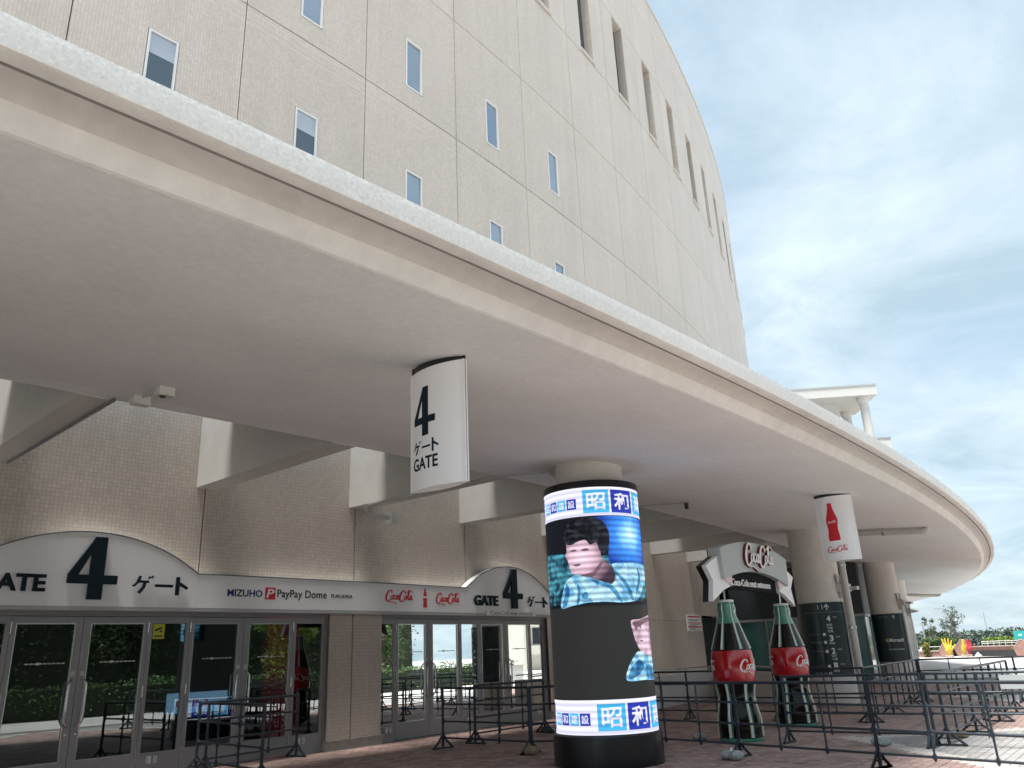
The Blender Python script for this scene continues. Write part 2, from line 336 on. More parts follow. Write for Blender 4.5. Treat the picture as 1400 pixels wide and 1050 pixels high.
def kana_gate(mb, fn, u0, u1, v0, v1, w0, w1):
    W = u1 - u0; H = v1 - v0
    for q in KANA_GE: mb.prism([(u0 + x * .36 * W, v0 + y * H) for x, y in q], fn, w0 + random.random() * 1e-4, w1 + random.random() * 1e-3)
    mb.prism([(u0 + .40 * W, v0 + .42 * H), (u0 + .72 * W, v0 + .42 * H), (u0 + .72 * W, v0 + .56 * H), (u0 + .40 * W, v0 + .56 * H)], fn, w0, w1)
    mb.prism([(u0 + .78 * W, v0), (u0 + .84 * W, v0), (u0 + .84 * W, v0 + H), (u0 + .78 * W, v0 + H)], fn, w0, w1)
    mb.prism([(u0 + .835 * W, v0 + .55 * H), (u0 + .99 * W, v0 + .32 * H), (u0 + 1.0 * W, v0 + .45 * H), (u0 + .85 * W, v0 + .72 * H)], fn, w0, w1 + .0008)
    return mb
exec_later = []

# ------------------------------------------------------------------ ground
def ground_mat():
    m, t, b = nodes_of('plaza_tiles'); N = t.nodes.new; K = t.links.new
    g = N('ShaderNodeNewGeometry'); br = N('ShaderNodeTexBrick'); br.offset = .5; br.inputs['Scale'].default_value = 1; br.inputs['Brick Width'].default_value = .6; br.inputs['Row Height'].default_value = .3
    br.inputs['Mortar Size'].default_value = .006; br.inputs['Color1'].default_value = (.60, .565, .545, 1); br.inputs['Color2'].default_value = (.54, .51, .495, 1); br.inputs['Mortar'].default_value = (.27, .25, .24, 1)
    K(g.outputs['Position'], br.inputs['Vector'])
    n = N('ShaderNodeTexNoise'); n.inputs['Scale'].default_value = .35; n.inputs['Detail'].default_value = 8; K(g.outputs['Position'], n.inputs['Vector'])
    mr = N('ShaderNodeMapRange'); mr.inputs[1].default_value = .3; mr.inputs[2].default_value = .7; mr.inputs[3].default_value = .82; mr.inputs[4].default_value = 1.12; K(n.outputs['Fac'], mr.inputs[0])
    mu = N('ShaderNodeMixRGB'); mu.blend_type = 'MULTIPLY'; mu.inputs[0].default_value = 1; K(br.outputs['Color'], mu.inputs[1]); K(mr.outputs[0], mu.inputs[2]); K(mu.outputs[0], b.inputs['Base Color'])
    b.inputs['Roughness'].default_value = .75; return m
mb = MB(); mb.add([(-900, -900, -.03), (1500, -900, -.03), (1500, 1500, -.03), (-900, 1500, -.03)], [(0, 1, 2, 3)])
tag(mb.build('plaza_ground', ground_mat()), kind='structure')
# paving under and just outside the canopy: bricks on a mortar bed
mb = MB(); mb.curv(-12, 30, -.25, 15.5, -.028, -.014, 30)
paving = mb.build('brick_paving', mat('mortar_bed', (.17, .145, .13), .9, var=.2, vscale=8)); tag(paving, kind='structure')
V0 = Vector((5.60, 15.55)); DA = (Vector((5.91, 11.43)) - V0).normalized(); DB = (Vector((7.53, 15.66)) - V0).normalized()
def zone(x, y):
    """0 red brick, 1 pale band, 2 grey brick"""
    best = 0
    for sh in (0, 1, -1):
        a = sh * 3 * PAN / RW; dx_, dy_ = x - CX, y - CY
        qx, qy = CX + dx_ * cos(-a) - dy_ * sin(-a), CY + dx_ * sin(-a) + dy_ * cos(-a)
        d = Vector((qx, qy)) - V0; ca = DA.x * d.y - DA.y * d.x; cbb = d.x * DB.y - d.y * DB.x
        inside = min(ca, cbb)
        if inside > .36: return 2
        if inside > 0: best = 1
    return best
BR = [[], [], []]
bw, bh = .235, .115; row = 0; r_ = .02
while r_ < 15.3:
    n = int(40 / (bw + .008)); off = (row % 2) * bw / 2
    for i in range(n):
        s0 = -11 + off + i * (bw + .008)
        c = P(s0 + bw / 2, r_ + bh / 2, 0)
        if c.y < 5 or abs(c.x) > c.y * .80 + 1.0: continue
        if c.length > 36: continue
        BR[zone(c.x, c.y)].append((s0, r_, c))
    r_ += bh + .007; row += 1
def brick_mat(name, c1, var):
    m, t, b = nodes_of(name); N = t.nodes.new; K = t.links.new
    g = N('ShaderNodeNewGeometry'); vn = N('ShaderNodeTexWhiteNoise'); vn.noise_dimensions = '3D'
    sn = N('ShaderNodeVectorMath'); sn.operation = 'SNAP'; sn.inputs[1].default_value = (.21, .21, 5); K(g.outputs['Position'], sn.inputs[0]); K(sn.outputs[0], vn.inputs['Vector'])
    n = N('ShaderNodeTexNoise'); n.inputs['Scale'].default_value = 1.3; n.inputs['Detail'].default_value = 8; K(g.outputs['Position'], n.inputs['Vector'])
    ad = N('ShaderNodeMath'); ad.operation = 'ADD'; K(vn.outputs[0], ad.inputs[0]); K(n.outputs['Fac'], ad.inputs[1])
    mr = N('ShaderNodeMapRange'); mr.inputs[1].default_value = .2; mr.inputs[2].default_value = 1.5; mr.inputs[3].default_value = 1 - var; mr.inputs[4].default_value = 1 + var; K(ad.outputs[0], mr.inputs[0])
    mu = N('ShaderNodeMixRGB'); mu.blend_type = 'MULTIPLY'; mu.inputs[0].default_value = 1; mu.inputs[1].default_value = (*c1, 1); K(mr.outputs[0], mu.inputs[2]); K(mu.outputs[0], b.inputs['Base Color'])
    b.inputs['Roughness'].default_value = .7; return m
BM = [brick_mat('red_brick', (.335, .235, .21), .4), brick_mat('pale_brick', (.52, .48, .44), .12), brick_mat('grey_brick', (.30, .29, .285), .2)]
def onebrick(mb, s0, r0_, dz):
    g0 = [P(s0, r0_, -.014), P(s0 + bw, r0_, -.014), P(s0 + bw, r0_ + bh, -.014), P(s0, r0_ + bh, -.014)]
    b_ = .006; g1 = [P(s0 + b_, r0_ + b_, dz), P(s0 + bw - b_, r0_ + b_, dz), P(s0 + bw - b_, r0_ + bh - b_, dz), P(s0 + b_, r0_ + bh - b_, dz)]
    mb.add(g0 + g1, [(4, 7, 6, 5), (0, 4, 5, 1), (1, 5, 6, 2), (2, 6, 7, 3), (3, 7, 4, 0)])
def px(c):
    d = c - Vector((0, 0, 1.6)); z = d.dot(fw); return 700 + 1084.4 * d.dot(rt) / z, 525 - 1084.4 * d.dot(up) / z
near = []
for zi in range(3):
    for t in BR[zi]:
        X, Y = px(t[2])
        if 0 < X < 1400 and Y < 1052: near.append((t[2].length, zi, t))
near.sort(key=lambda q: q[0]); near = near[:290]; nearset = set(id(q[2]) for q in near)
for d, zi, t in near:
    q = MB(); onebrick(q, t[0], t[1], random.uniform(-.003, .002)); q.build('brick', BM[zi], paving)
for zi in range(3):
    q = MB()
    for t in BR[zi]:
        if id(t) not in nearset: onebrick(q, t[0], t[1], random.uniform(-.003, .002))
    if q.v: q.build(('red_brick_field', 'pale_brick_field', 'grey_brick_field')[zi], BM[zi], paving, kind='stuff')

# ------------------------------------------------------------------ stadium wall
sb = P(0, 0, 0)
stad = thing('stadium_building', 'huge curved beige tiled stadium wall rising above the canopy', 'building', sb)
KMIN, KMAX = -6, 22
g = .012
for z0_, z1_, rr_ in ((5.0, 25.15, -.07), (25.16, 29.84, -.43), (29.85, 35.1, -.07)): mb = MB(); mb.curv(KMIN * PAN, KMAX * PAN, -.9, rr_, z0_, z1_, 60); mb.build('wall_core', M_back, stad)
mb = MB(); mb.curv(KMIN * PAN - .02, KMAX * PAN + .02, -.35, .03, 35.14, 35.35, 60); mb.build('parapet_coping', M_rim, stad)
ROWS = [7.35, 11.8, 16.25, 20.7, 25.15, 29.85, 33.0, 35.13]
def panel(s0, s1, z0, z1, hole=None, depth=.07):
    mb = MB()
    if not hole: mb.curv(s0, s1, -depth, 0, z0, z1, 3); return mb.build('wall_panel', TILE, stad, smooth=20)
    a, b, c, d = hole; S = [s0, a, b, s1]; Zs = [z0, c, d, z1]; dp = depth
    for i in range(3):
        for j in range(3):
            if i == 1 and j == 1: continue
            mb.add([P(S[i], 0, Zs[j]), P(S[i + 1], 0, Zs[j]), P(S[i + 1], 0, Zs[j + 1]), P(S[i], 0, Zs[j + 1])], [(0, 1, 2, 3)])
    for (p, q) in (((a, c), (b, c)), ((b, c), (b, d)), ((b, d), (a, d)), ((a, d), (a, c))):
        mb.add([P(p[0], 0, p[1]), P(q[0], 0, q[1]), P(q[0], -hole_depth, q[1]), P(p[0], -hole_depth, p[1])], [(0, 3, 2, 1)])
    for (p, q) in (((s0, z0), (s1, z0)), ((s1, z0), (s1, z1)), ((s1, z1), (s0, z1)), ((s0, z1), (s0, z0))):
        mb.add([P(p[0], 0, p[1]), P(p[0], -dp, p[1]), P(q[0], -dp, q[1]), P(q[0], 0, q[1])], [(0, 3, 2, 1)])
    return mb.build('wall_panel', TILE, stad)
for k in range(KMIN, KMAX):
    s0, s1 = k * PAN + g, (k + 1) * PAN - g
    for j in range(len(ROWS) - 1):
        z0, z1 = ROWS[j] + g, ROWS[j + 1] - g
        hole = None; sc = (k + .5) * PAN
        if j in (1, 2) and k <= 3:
            hole_depth = .065; zz = (12.48, 14.2) if j == 1 else (16.9, 18.6); hw = .095 * PAN
            hole = (sc - hw, sc + hw, zz[0], zz[1]); panel(s0, s1, z0, z1, hole)
            f = MB(); e = .065; o2 = .016
            f.curv(sc - hw + o2, sc - hw + e, -.055, .012, zz[0] + o2, zz[1] - o2, 1); f.curv(sc + hw - e, sc + hw - o2, -.055, .012, zz[0] + o2, zz[1] - o2, 1)
            f.curv(sc - hw + e, sc + hw - e, -.055, .011, zz[0] + o2, zz[0] + e, 1); f.curv(sc - hw + e, sc + hw - e, -.055, .011, zz[1] - e, zz[1] - o2, 1)
            win = f.build('window_frame', M_wframe, stad)
            q = MB(); q.curv(sc - hw + e, sc + hw - e, -.045, -.035, zz[0] + e, zz[1] - e, 1); q.build('pane', M_wing2 if (k <= 0 and j == 1) else M_wing, win)
            if k <= 0 and j == 1:
                q = MB(); q.curv(sc - hw + e, sc + hw - e, -.052, -.047, zz[1] - .55, zz[1] - e, 1); q.build('blind', M_blind, win)
                q = MB(); q.curv(sc - hw + e, sc + hw - e, -.033, -.0325, zz[1] - .56, zz[1] - e - .01, 1); q.build('blind', mat('blind_lining', (.42, .48, .56), .6), win)
            continue
        if j == 4 and k >= 0:
            hole_depth = .42; hw = .155 * PAN; z0h, z1h = 25.34, 29.78
            panel(s0, s1, z0, z1, (sc - hw, sc + hw, z0h, z1h))
            q = MB(); q.curv(sc - hw - .06, sc + hw + .06, -.06, .055, z0h - .14, z0h + .02, 1); q.build('sill', M_rim, stad)
            continue
        panel(s0, s1, z0, z1)
        if j in (1, 2) and k > 3: pass
    if k < 13:
        for zt in (16.25, 20.7):
            q = MB()
            for dz in (.16, .34, .50): q.curv(s0, s1, -.004, .0025, zt - dz - .018, zt - dz + .018, 3)
            q.build('rib', M_rib, stad)
# tall window glass sits deep in the reveals
for k in range(0, KMAX):
    sc = (k + .5) * PAN; q = MB(); q.curv(sc - .155 * PAN, sc + .155 * PAN, -.39, -.37, 25.36, 29.76, 1)
    q.build('pane', mat('deep_window', (.03, .045, .06), .08, spec=.9), stad)
# lower wall: tiled panels over the door banks, full height beyond
def low(s0, s1, z0, z1): q = MB(); q.curv(s0, s1, -.07, 0, z0, z1, max(1, int((s1 - s0) / 1.2))); q.build('wall_panel', TILE, stad, smooth=20)
BANKS = [(-10.65, -4.07), (-3.62, 2.93), (4.30, 10.42)]
mb = MB(); mb.curv(-21, 21.8, -.55, -.075, 2.6, 5.0, 30); mb.build('wall_core', M_back, stad)
for k in range(KMIN, 6): low(k * PAN + g, (k + 1) * PAN - g, 2.58, ROWS[0] - g)
low(6 * PAN + g, 21.85, 2.58, ROWS[0] - g)
low(21.87, 7 * PAN - g, 2.80, ROWS[0] - g)
for k in range(7, 14): low(k * PAN + g, (k + 1) * PAN - g, 4.3, ROWS[0] - g)
for k in range(14, KMAX): low(k * PAN + g, (k + 1) * PAN - g, .01, ROWS[0] - g)
mb = MB(); mb.curv(14 * PAN, KMAX * PAN, -.9, -.07, 0, 5.0, 20); mb.build('wall_core', M_back, stad)
# piers
def pier(s0, s1, zt=2.57):
    sm = round((s0 + s1) / 2 / PAN) * PAN
    for a, b in (((s0, sm - g), (sm + g, s1)) if s0 + .1 < sm < s1 - .1 else ((s0, s1),)):
        q = MB(); q.curv(a, b, -.32, 0, .185, zt, 2); q.build('pier', TILE, stad)
    q = MB(); q.curv(s0, s1, -.33, -.03, 0, zt - .02, 2); q.build('wall_core', M_back, stad)
    q = MB(); q.curv(s0 - .02, s1 + .02, -.3, .045, -.02, .165, 2); q.curv(s0 - .03, s1 + .03, -.3, .06, .165, .187, 2); q.build('plinth', M_plinth, stad)
pier(-4.07, -3.62); pier(2.93, 4.30); pier(-21.0, -10.65)
for a, b in ((10.42, 4 * PAN - g), (4 * PAN + g, 5 * PAN - g), (5 * PAN + g, 6 * PAN - g), (6 * PAN + g, 21.85)): pier(a, b)
# dark entrance recess beyond the plain wall
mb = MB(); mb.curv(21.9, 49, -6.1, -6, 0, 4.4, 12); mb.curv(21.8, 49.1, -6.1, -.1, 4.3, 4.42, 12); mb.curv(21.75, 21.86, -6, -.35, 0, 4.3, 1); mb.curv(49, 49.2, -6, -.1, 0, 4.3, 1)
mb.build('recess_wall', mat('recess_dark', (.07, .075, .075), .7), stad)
mb = MB(); mb.curv(22.0, 24.4, -.25, -.2, 0, 2.75, 2); mb.build('recess_door', mat('dark_door', (.02, .03, .032), .5), stad)
mb = MB(); mb.curv(24.4, 24.75, -.4, -.05, 0, 4.3, 1); mb.build('pier', M_conc, stad)
mb = MB(); mb.curv(25.5, 48, -2.2, -2.17, .1, 2.7, 12); mb.build('recess_glazing', M_teal, stad)
for i in range(9): mb = MB(); mb.curv(25.5 + i * 2.8, 25.58 + i * 2.8, -2.23, -2.13, 0, 2.695, 1); mb.build('recess_mullion', M_frame, stad)
mb = MB(); mb.curv(25.5, 48, -2.24, -2.12, 2.7, 2.8, 12); mb.build('recess_mullion', M_frame, stad)

# ------------------------------------------------------------------ lobby behind the door glass
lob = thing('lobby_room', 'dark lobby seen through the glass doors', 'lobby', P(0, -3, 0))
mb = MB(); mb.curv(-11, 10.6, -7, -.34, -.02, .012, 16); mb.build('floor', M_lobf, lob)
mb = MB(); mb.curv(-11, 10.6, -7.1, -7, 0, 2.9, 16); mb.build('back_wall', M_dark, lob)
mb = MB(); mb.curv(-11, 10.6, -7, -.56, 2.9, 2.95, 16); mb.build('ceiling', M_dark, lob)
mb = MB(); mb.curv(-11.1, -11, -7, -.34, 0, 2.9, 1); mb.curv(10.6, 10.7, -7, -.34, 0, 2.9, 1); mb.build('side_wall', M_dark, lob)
def lob_box(name, label, cat, s0, s1, r0_, r1_, z0, z1, m, extra=None):
    mb = MB(); mb.curv(s0, s1, r0_, r1_, z0, z1, 2); return tag(mb.build(name, m), label, cat)
lob_box('lobby_counter', 'dark counter with lit white strip behind left glass doors', 'counter', .0, 1.3, -1.2, -.8, .0, .72, M_dark)
mb = MB(); mb.curv(-.05, 1.1, -.66, -.62, .88, 1.22, 2)
scr = tag(mb.build('strip_display', mat('lit_strip', (.6, .62, .7), .4, emit=(.62, .68, .95), emits=.55)), 'white lit advertising strip with red print behind left doors', 'screen')
q = MB(); fit_text(q, 'Ca·Pa3', .1, .72, .98, 1.10, lambda u, v, w: P(u, -.62 + w, v), .006, .02); q.build('red_print', mat('red_emit', (.6, .02, .01), .4, emit=(.8, .03, .01), emits=.3), scr)
mb = MB(); mb.curv(-.05, 1.1, -.76, -.70, 0, .88, 2); mb.curv(-.05, 1.1, -.76, -.70, 1.23, 2.5, 2); tag(mb.build('display_cabinet', mat('navy_cabinet', (.006, .008, .022), .4)), 'tall dark navy display cabinet behind the lit strip', 'cabinet')
mb = MB(); mb.curv(2.1, 2.86, -1.0, -.9, .02, 2.6, 2); tag(mb.build('red_banner', mat('red_banner', (.42, .01, .025), .5, emit=(.5, .008, .02), emits=.15)), 'tall red banner behind the sidelight beside the tiled pier', 'banner')  # banner is no lamp; a faint red glow is painted into it
mb = MB(); mb.curv(4.34, 4.62, -1.0, -.9, .02, 2.5, 2); tag(mb.build('red_machine_panel', mat('red_banner', (0, 0, 0))), 'narrow red panel behind the sidelight after the pier', 'panel')  # same painted-in glow as the banner

# ------------------------------------------------------------------ glazed door banks
DR = -.15
def strip_text(parent, sc):
    q = MB(); f = lambda u, v, w: P(u, DR + .008 + w, v)
    for i in range(9): u = sc - .26 + i * .065; q.prism([(u, 1.776), (u + .05, 1.776), (u + .05, 1.793), (u, 1.793)], f, 0, .0006)
    q.prism([(sc - .09, 1.765), (sc - .05, 1.765), (sc - .05, 1.805), (sc - .09, 1.805)], f, 0, .001); q.build('door_marking', mat('door_film', (.55, .58, .58), .5), parent)
def leaf(bank, s0, s1, hinge_left, ztop=2.49):
    zb = .02; gl0, gl1 = s0 + (.075 if hinge_left else .12), s1 - (.12 if hinge_left else .075); z0, z1 = .345, 2.385
    q = MB(); h = .025
    q.curv(s0 + .004, gl0, DR - h, DR + h, zb, ztop, 1); q.curv(gl1, s1 - .004, DR - h, DR + h, zb, ztop, 1); q.curv(gl0, gl1, DR - h, DR + h - .0006, zb, z0, 1); q.curv(gl0, gl1, DR - h, DR + h - .0006, z1, ztop, 1)
    d = q.build('door', M_frame, bank)
    q = MB(); q.curv(gl0 + .001, gl1 - .001, DR - .004, DR + .004, z0 + .001, z1 - .001, 1); q.build('glass', M_glass, d)
    q = MB(); e = .012
    for a, b, c, dd in ((gl0, gl0 + e, z0, z1), (gl1 - e, gl1, z0, z1), (gl0 + e, gl1 - e, z0, z0 + e), (gl0 + e, gl1 - e, z1 - e, z1)): q.curv(a, b, DR + .005, DR + h + .002, c, dd, 1)
    q.build('glazing_bead', M_steel, d)
    sh = (s1 - .075) if hinge_left else (s0 + .075); sgn = -1 if hinge_left else 1
    q = MB(); pts = [P(sh, DR + h, 1.53), P(sh + sgn * .015, DR + .07, 1.53), P(sh + sgn * .055, DR + .10, 1.47)] + [P(sh + sgn * .055, DR + .10, z) for z in (1.3, 1.1, .92)] + [P(sh + sgn * .015, DR + .07, .85), P(sh, DR + h, .85)]
    q.tube(pts, .017, 8); q.build('handle', M_steel, d, smooth=50)
    q = MB(); pts = [P(sh + sgn * .01, DR - h, 1.53), P(sh + sgn * .055, DR - .10, 1.47), P(sh + sgn * .055, DR - .10, .92), P(sh + sgn * .01, DR - h, .85)]
    q.tube(pts, .015, 8); q.build('handle', M_steel, d, smooth=50)
    q = MB(); q.curv(sh - .032, sh + .032, DR + h, DR + h + .003, 1.585, 1.655, 1); q.build('push_plate', mat('pale_sticker', (.55, .55, .5), .5), d)
    q = MB(); q.tube([P(sh, DR + h, .73), P(sh, DR + h + .012, .73)], .018, 10); q.build('lock', M_steel, d)
    sh = s0 + .006 if hinge_left else s1 - .006
    for z in (2.32, 1.30, .30): q = MB(); q.tube([P(sh, DR + h + .008, z - .09), P(sh, DR + h + .008, z + .09)], .013, 8); q.build('hinge', M_steel, d)
    strip_text(d, (gl0 + gl1) / 2 + .03)
def sidelight(bank, s0, s1, sticker=False, boxes=True):
    q = MB(); h = .03; a, b = s0 + .07, s1 - .07; z0, z1 = .345, 2.385
    q.curv(s0 + .003, a, DR - h, DR + h - .004, .01, 2.495, 1); q.curv(b, s1 - .003, DR - h, DR + h - .004, .01, 2.495, 1); q.curv(a, b, DR - h, DR + h - .005, .01, z0, 1); q.curv(a, b, DR - h, DR + h - .005, z1, 2.495, 1)
    d = q.build('sidelight', M_frame, bank); q = MB(); q.curv(a, b, DR - .004, DR + .004, z0, z1, 1); q.build('glass', M_glass, d)
    if sticker:
        q = MB(); q.curv(a + .02, a + .22, DR + .005, DR + .007, 2.13, 2.375, 1); st = q.build('sticker', mat('yellow_sticker', (.55, .56, .02), .5), d, label='yellow notice with black camera symbol')
        q = MB(); f = lambda u, v, w: P(a + .02 + u * .2, DR + .007 + w, 2.13 + v * .245)
        q.prism([(.12, .62), (.72, .82), (.78, .70), (.18, .50)], f, 0, .001); q.prism([(.55, .48), (.72, .40), (.80, .55), (.66, .6)], f, 0, .0012); q.prism([(.1, .14), (.88, .14), (.88, .24), (.1, .24)], f, 0, .001); q.build('camera_symbol', M_blackp, d)
    if boxes:
        for o_ in (0, .10): q = MB(); q.curv(a + .10 + o_, a + .17 + o_, DR + h - .006, DR + h + .05, .18, .29, 1); q.build('door_stop', mat('pale_box', (.6, .6, .56), .5) if o_ == 0 else M_lipgrey, d)
def bank(label, s0, s1, seams, stick):
    t = thing('glazed_entrance', label, 'doors', P((s0 + s1) / 2, DR, 0))
    q = MB(); q.curv(s0, s1, DR - .05, DR + .05, 2.5, 2.60, 6); q.curv(s0, s0 + .03, DR - .05, DR + .05, 0, 2.5, 1); q.curv(s1 - .03, s1, DR - .05, DR + .05, 0, 2.5, 1); q.build('door_frame', M_frame, t)
    q = MB(); q.curv(s0, s1, DR - .08, DR + .08, -.01, .012, 6); q.build('threshold', M_steel, t)
    for i, (k, a, b) in enumerate(seams):
        if k == 'S': sidelight(t, a, b, stick == i)
        else: mid = k; leaf(t, a, mid, True); leaf(t, mid, b, False)
bank('grey glazed doors under the arch lettered GATE 4 beside the tiled pier', -3.62, 2.93, [('S', -3.59, -2.85), (-1.80, -2.85, -.74), ('S', -.74, .0), (1.06, .0, 2.14), ('S', 2.14, 2.90)], 2)
bank('grey glazed doors between the tiled pier and the display column', 4.30, 10.42, [('S', 4.33, 4.82), (5.855, 4.82, 6.90), ('S', 6.90, 7.64), (8.66, 7.64, 9.70), ('S', 9.70, 10.39)], -1)
bank('grey glazed doors next to the doors with a yellow notice', -10.65, -4.07, [('S', -10.62, -9.86), (-8.8, -9.86, -7.75), ('S', -7.75, -7.0), (-5.95, -7.0, -4.87), ('S', -4.87, -4.10)], -1)

# ------------------------------------------------------------------ gate sign band
SG = .25
FS = lambda u, v, w: P(u, SG + w, v)
sign = thing('gate_sign', 'long white sign band with two arched GATE 4 tops over doors', 'sign', P(2, SG, 2.57))
def arch_z(u, c, hw, h=.59):
    R = (hw * hw + h * h) / (2 * h); d = u - c
    return 3.2 if abs(d) >= hw else 3.2 + h - R + sqrt(R * R - d * d)
def sign_panel(u0, u1):
    n = max(2, int((u1 - u0) / .12)); top = []
    us = [u0 + (u1 - u0) * i / n for i in range(n + 1)]
    q = MB()
    def zt(u): return max(arch_z(u, -1.93, 1.80), arch_z(u, 8.46, 1.70), arch_z(u, -12.4, 1.8))
    vs = []; fs = []
    for u in us: vs += [P(u, SG, 2.625), P(u, SG, zt(u)), P(u, .02, zt(u)), P(u, .02, 2.625)]
    for i in range(n):
        a = 4 * i; b = a + 4
        fs += [(a, b, b + 1, a + 1), (a + 1, b + 1, b + 2, a + 2), (a + 2, b + 2, b + 3, a + 3), (a + 3, b + 3, b, a)]
    fs += [(0, 1, 2, 3), (4 * n + 3, 4 * n + 2, 4 * n + 1, 4 * n)]
    q.add(vs, fs); q.build('sign_panel', M_white, sign)
    # dark edge trim along the top
    e = MB(); e.tube([P(u, SG + .002, zt(u) + .006) for u in us], .012, 6); e.build('edge_trim', mat('trim_grey', (.10, .12, .13), .5), sign)
SEAMS = [-11.0, -7.6, -3.75, -.115, 1.85, 4.06, 6.745, 8.46, 10.20]
for a, b in zip(SEAMS[:-1], SEAMS[1:]): sign_panel(a + .0015, b - .0015)
q = MB(); q.curv(-11, 10.2, .015, SG - .015, 2.57, 2.624, 20); q.curv(-11, 10.2, SG - .015, SG + .004, 2.565, 2.59, 20); q.build('sign_lip', M_lipgrey, sign)
def letters(name, fill, m, label=None): q = MB(); fill(q); return q.build(name, m, sign)
letters('figure_four', lambda q: four(q, FS, -2.285, -1.53, 2.727, 3.71, .02, .07), M_navy)
letters('lettering', lambda q: fit_text(q, 'GATE', -3.50, -2.58, 2.829, 3.09, lambda u, v, w: P(u, SG + .012 + w, v), .045, .028), M_navy)
letters('lettering', lambda q: kana_gate(q, FS, -1.27, -.32, 2.825, 3.13, .02, .055), M_navy)
letters('figure_four', lambda q: four(q, FS, 8.12, 8.90, 2.75, 3.735, .02, .07), M_navy)
letters('lettering', lambda q: fit_text(q, 'GATE', 7.0, 7.90, 2.80, 3.045, lambda u, v, w: P(u, SG + .012 + w, v), .045, .028), M_navy)
letters('lettering', lambda q: kana_gate(q, FS, 9.12, 10.03, 2.80, 3.07, .02, .055), M_navy)
letters('lettering', lambda q: fit_text(q, 'MIZUHO', .455, 1.17, 2.838, 2.965, FS, .004, .025), M_blue)
def sq(u0, u1, v0, v1, w0=.0, w1=.004): return lambda q: q.prism([(u0, v0), (u1, v0), (u1, v1), (u0, v1)], FS, w0, w1)
letters('logo_square', sq(1.225, 1.445, 2.80, 3.02), M_red)
letters('logo_mark', lambda q: fit_text(q, 'P', 1.27, 1.41, 2.83, 2.99, lambda u, v, w: P(u + (v - 2.9) * .25, SG + .0045 + w, v), .002, .02), M_script)
letters('lettering', lambda q: fit_text(q, 'PayPay Dome', 1.485, 2.63, 2.80, 2.99, FS, .004, .014), M_blackp)
letters('lettering', lambda q: fit_text(q, 'FUKUOKA', 2.74, 3.28, 2.868, 2.935, FS, .004, .02), M_blackp)
letters('script_logo', lambda q: script_logo(q, FS, 4.17, 4.98, 2.83, 0, .005, 1.45), M_red)
letters('bottle_print', lambda q: bottle2d(q, FS, 5.36, 2.72, .415, 0, .005), M_red)
letters('bottle_band', lambda q: sq(5.29, 5.43, 2.925, 2.965, .0052, .006)(q), M_script)
letters('script_logo', lambda q: script_logo(q, FS, 5.70, 6.50, 2.82, 0, .005, 1.45), M_red)
letters('sign_label', sq(7.46, 9.50, 2.572, 2.71, .005, .012), M_white)
letters('lettering', lambda q: fit_text(q, 'Coca-Cola seat entrance', 7.62, 9.36, 2.59, 2.69, lambda u, v, w: P(u, SG + .0125 + w, v), .003, -.004), mat('grey_print', (.22, .23, .24), .5))

# ------------------------------------------------------------------ canopy
can = thing('entrance_canopy', 'long curved concrete canopy with rough white fascia sweeping along the wall', 'canopy', P(0, 7, 4.3))
S0, S1, NS = -60, 118, 240
def sweep(prof, name, m, smooth=25, closed=False):
    q = MB(); n = len(prof); vs = []; fs = []
    for i in range(NS + 1):
        s = S0 + (S1 - S0) * i / NS
        vs += [P(s, r, z) for r, z in prof]
    for i in range(NS):
        for j in range(n if closed else n - 1):
            a = i * n + j; b = i * n + (j + 1) % n; fs.append((a, a + n, b + n, b))
    q.add(vs, fs); return q.build(name, m, can, smooth=smooth)
sweep([(9.9, 4.725), (10.262, 4.700), (10.275, 4.69), (10.275, 4.52), (10.268, 4.507)], 'fascia', M_fasc, 30)
sweep([(10.268, 4.507), (10.25, 4.499), (10.150, 4.502)], 'drip_edge', M_lip, 40)
sweep([(10.150, 4.502), (10.148, 4.53), (10.128, 4.53), (10.126, 4.500)], 'drip_groove', mat('groove_shade', (.30, .28, .26), .9), 40)  # shade inside the groove put into a darker colour
sweep([(10.126, 4.500), (10.02, 4.494), (9.955, 4.478), (9.92, 4.452)], 'drip_soffit', mat('canopy_lip_shaded', (.60, .57, .53), .8, var=.07, vscale=6, bump=.3, bscale=60, stain=.12), 30)  # darker copy of the lip paint: shade on the flat underside painted in
sweep([(9.92, 4.452), (9.905, 4.438), (9.88, 4.405), (9.845, 4.355), (9.825, 4.330), (9.80, 4.322)], 'drip_edge', M_lip, 30)
sweep([(9.80, 4.322), (9.0, 4.387), (8, 4.471), (7, 4.555), (6, 4.639), (5, 4.723), (4.55, 4.761), (4.55, 4.80), (4.17, 4.80)], 'soffit', M_soff, 20)
sweep([(4.17, 4.80), (4.17, 6.40), (1.15, 6.40), (1.15, 6.60), (4.5, 6.60), (4.8, 5.05), (9.9, 4.725)], 'roof_deck', mat('deck_concrete', (.20, .195, .185), .85, var=.1), 20)
for k in range(-8, 22):
    sc = k * PAN + .03; q = MB(); q.curv(sc - .21, sc + .21, .001, 4.18, 4.79, 6.398, 1); q.build('beam', M_beam, can)

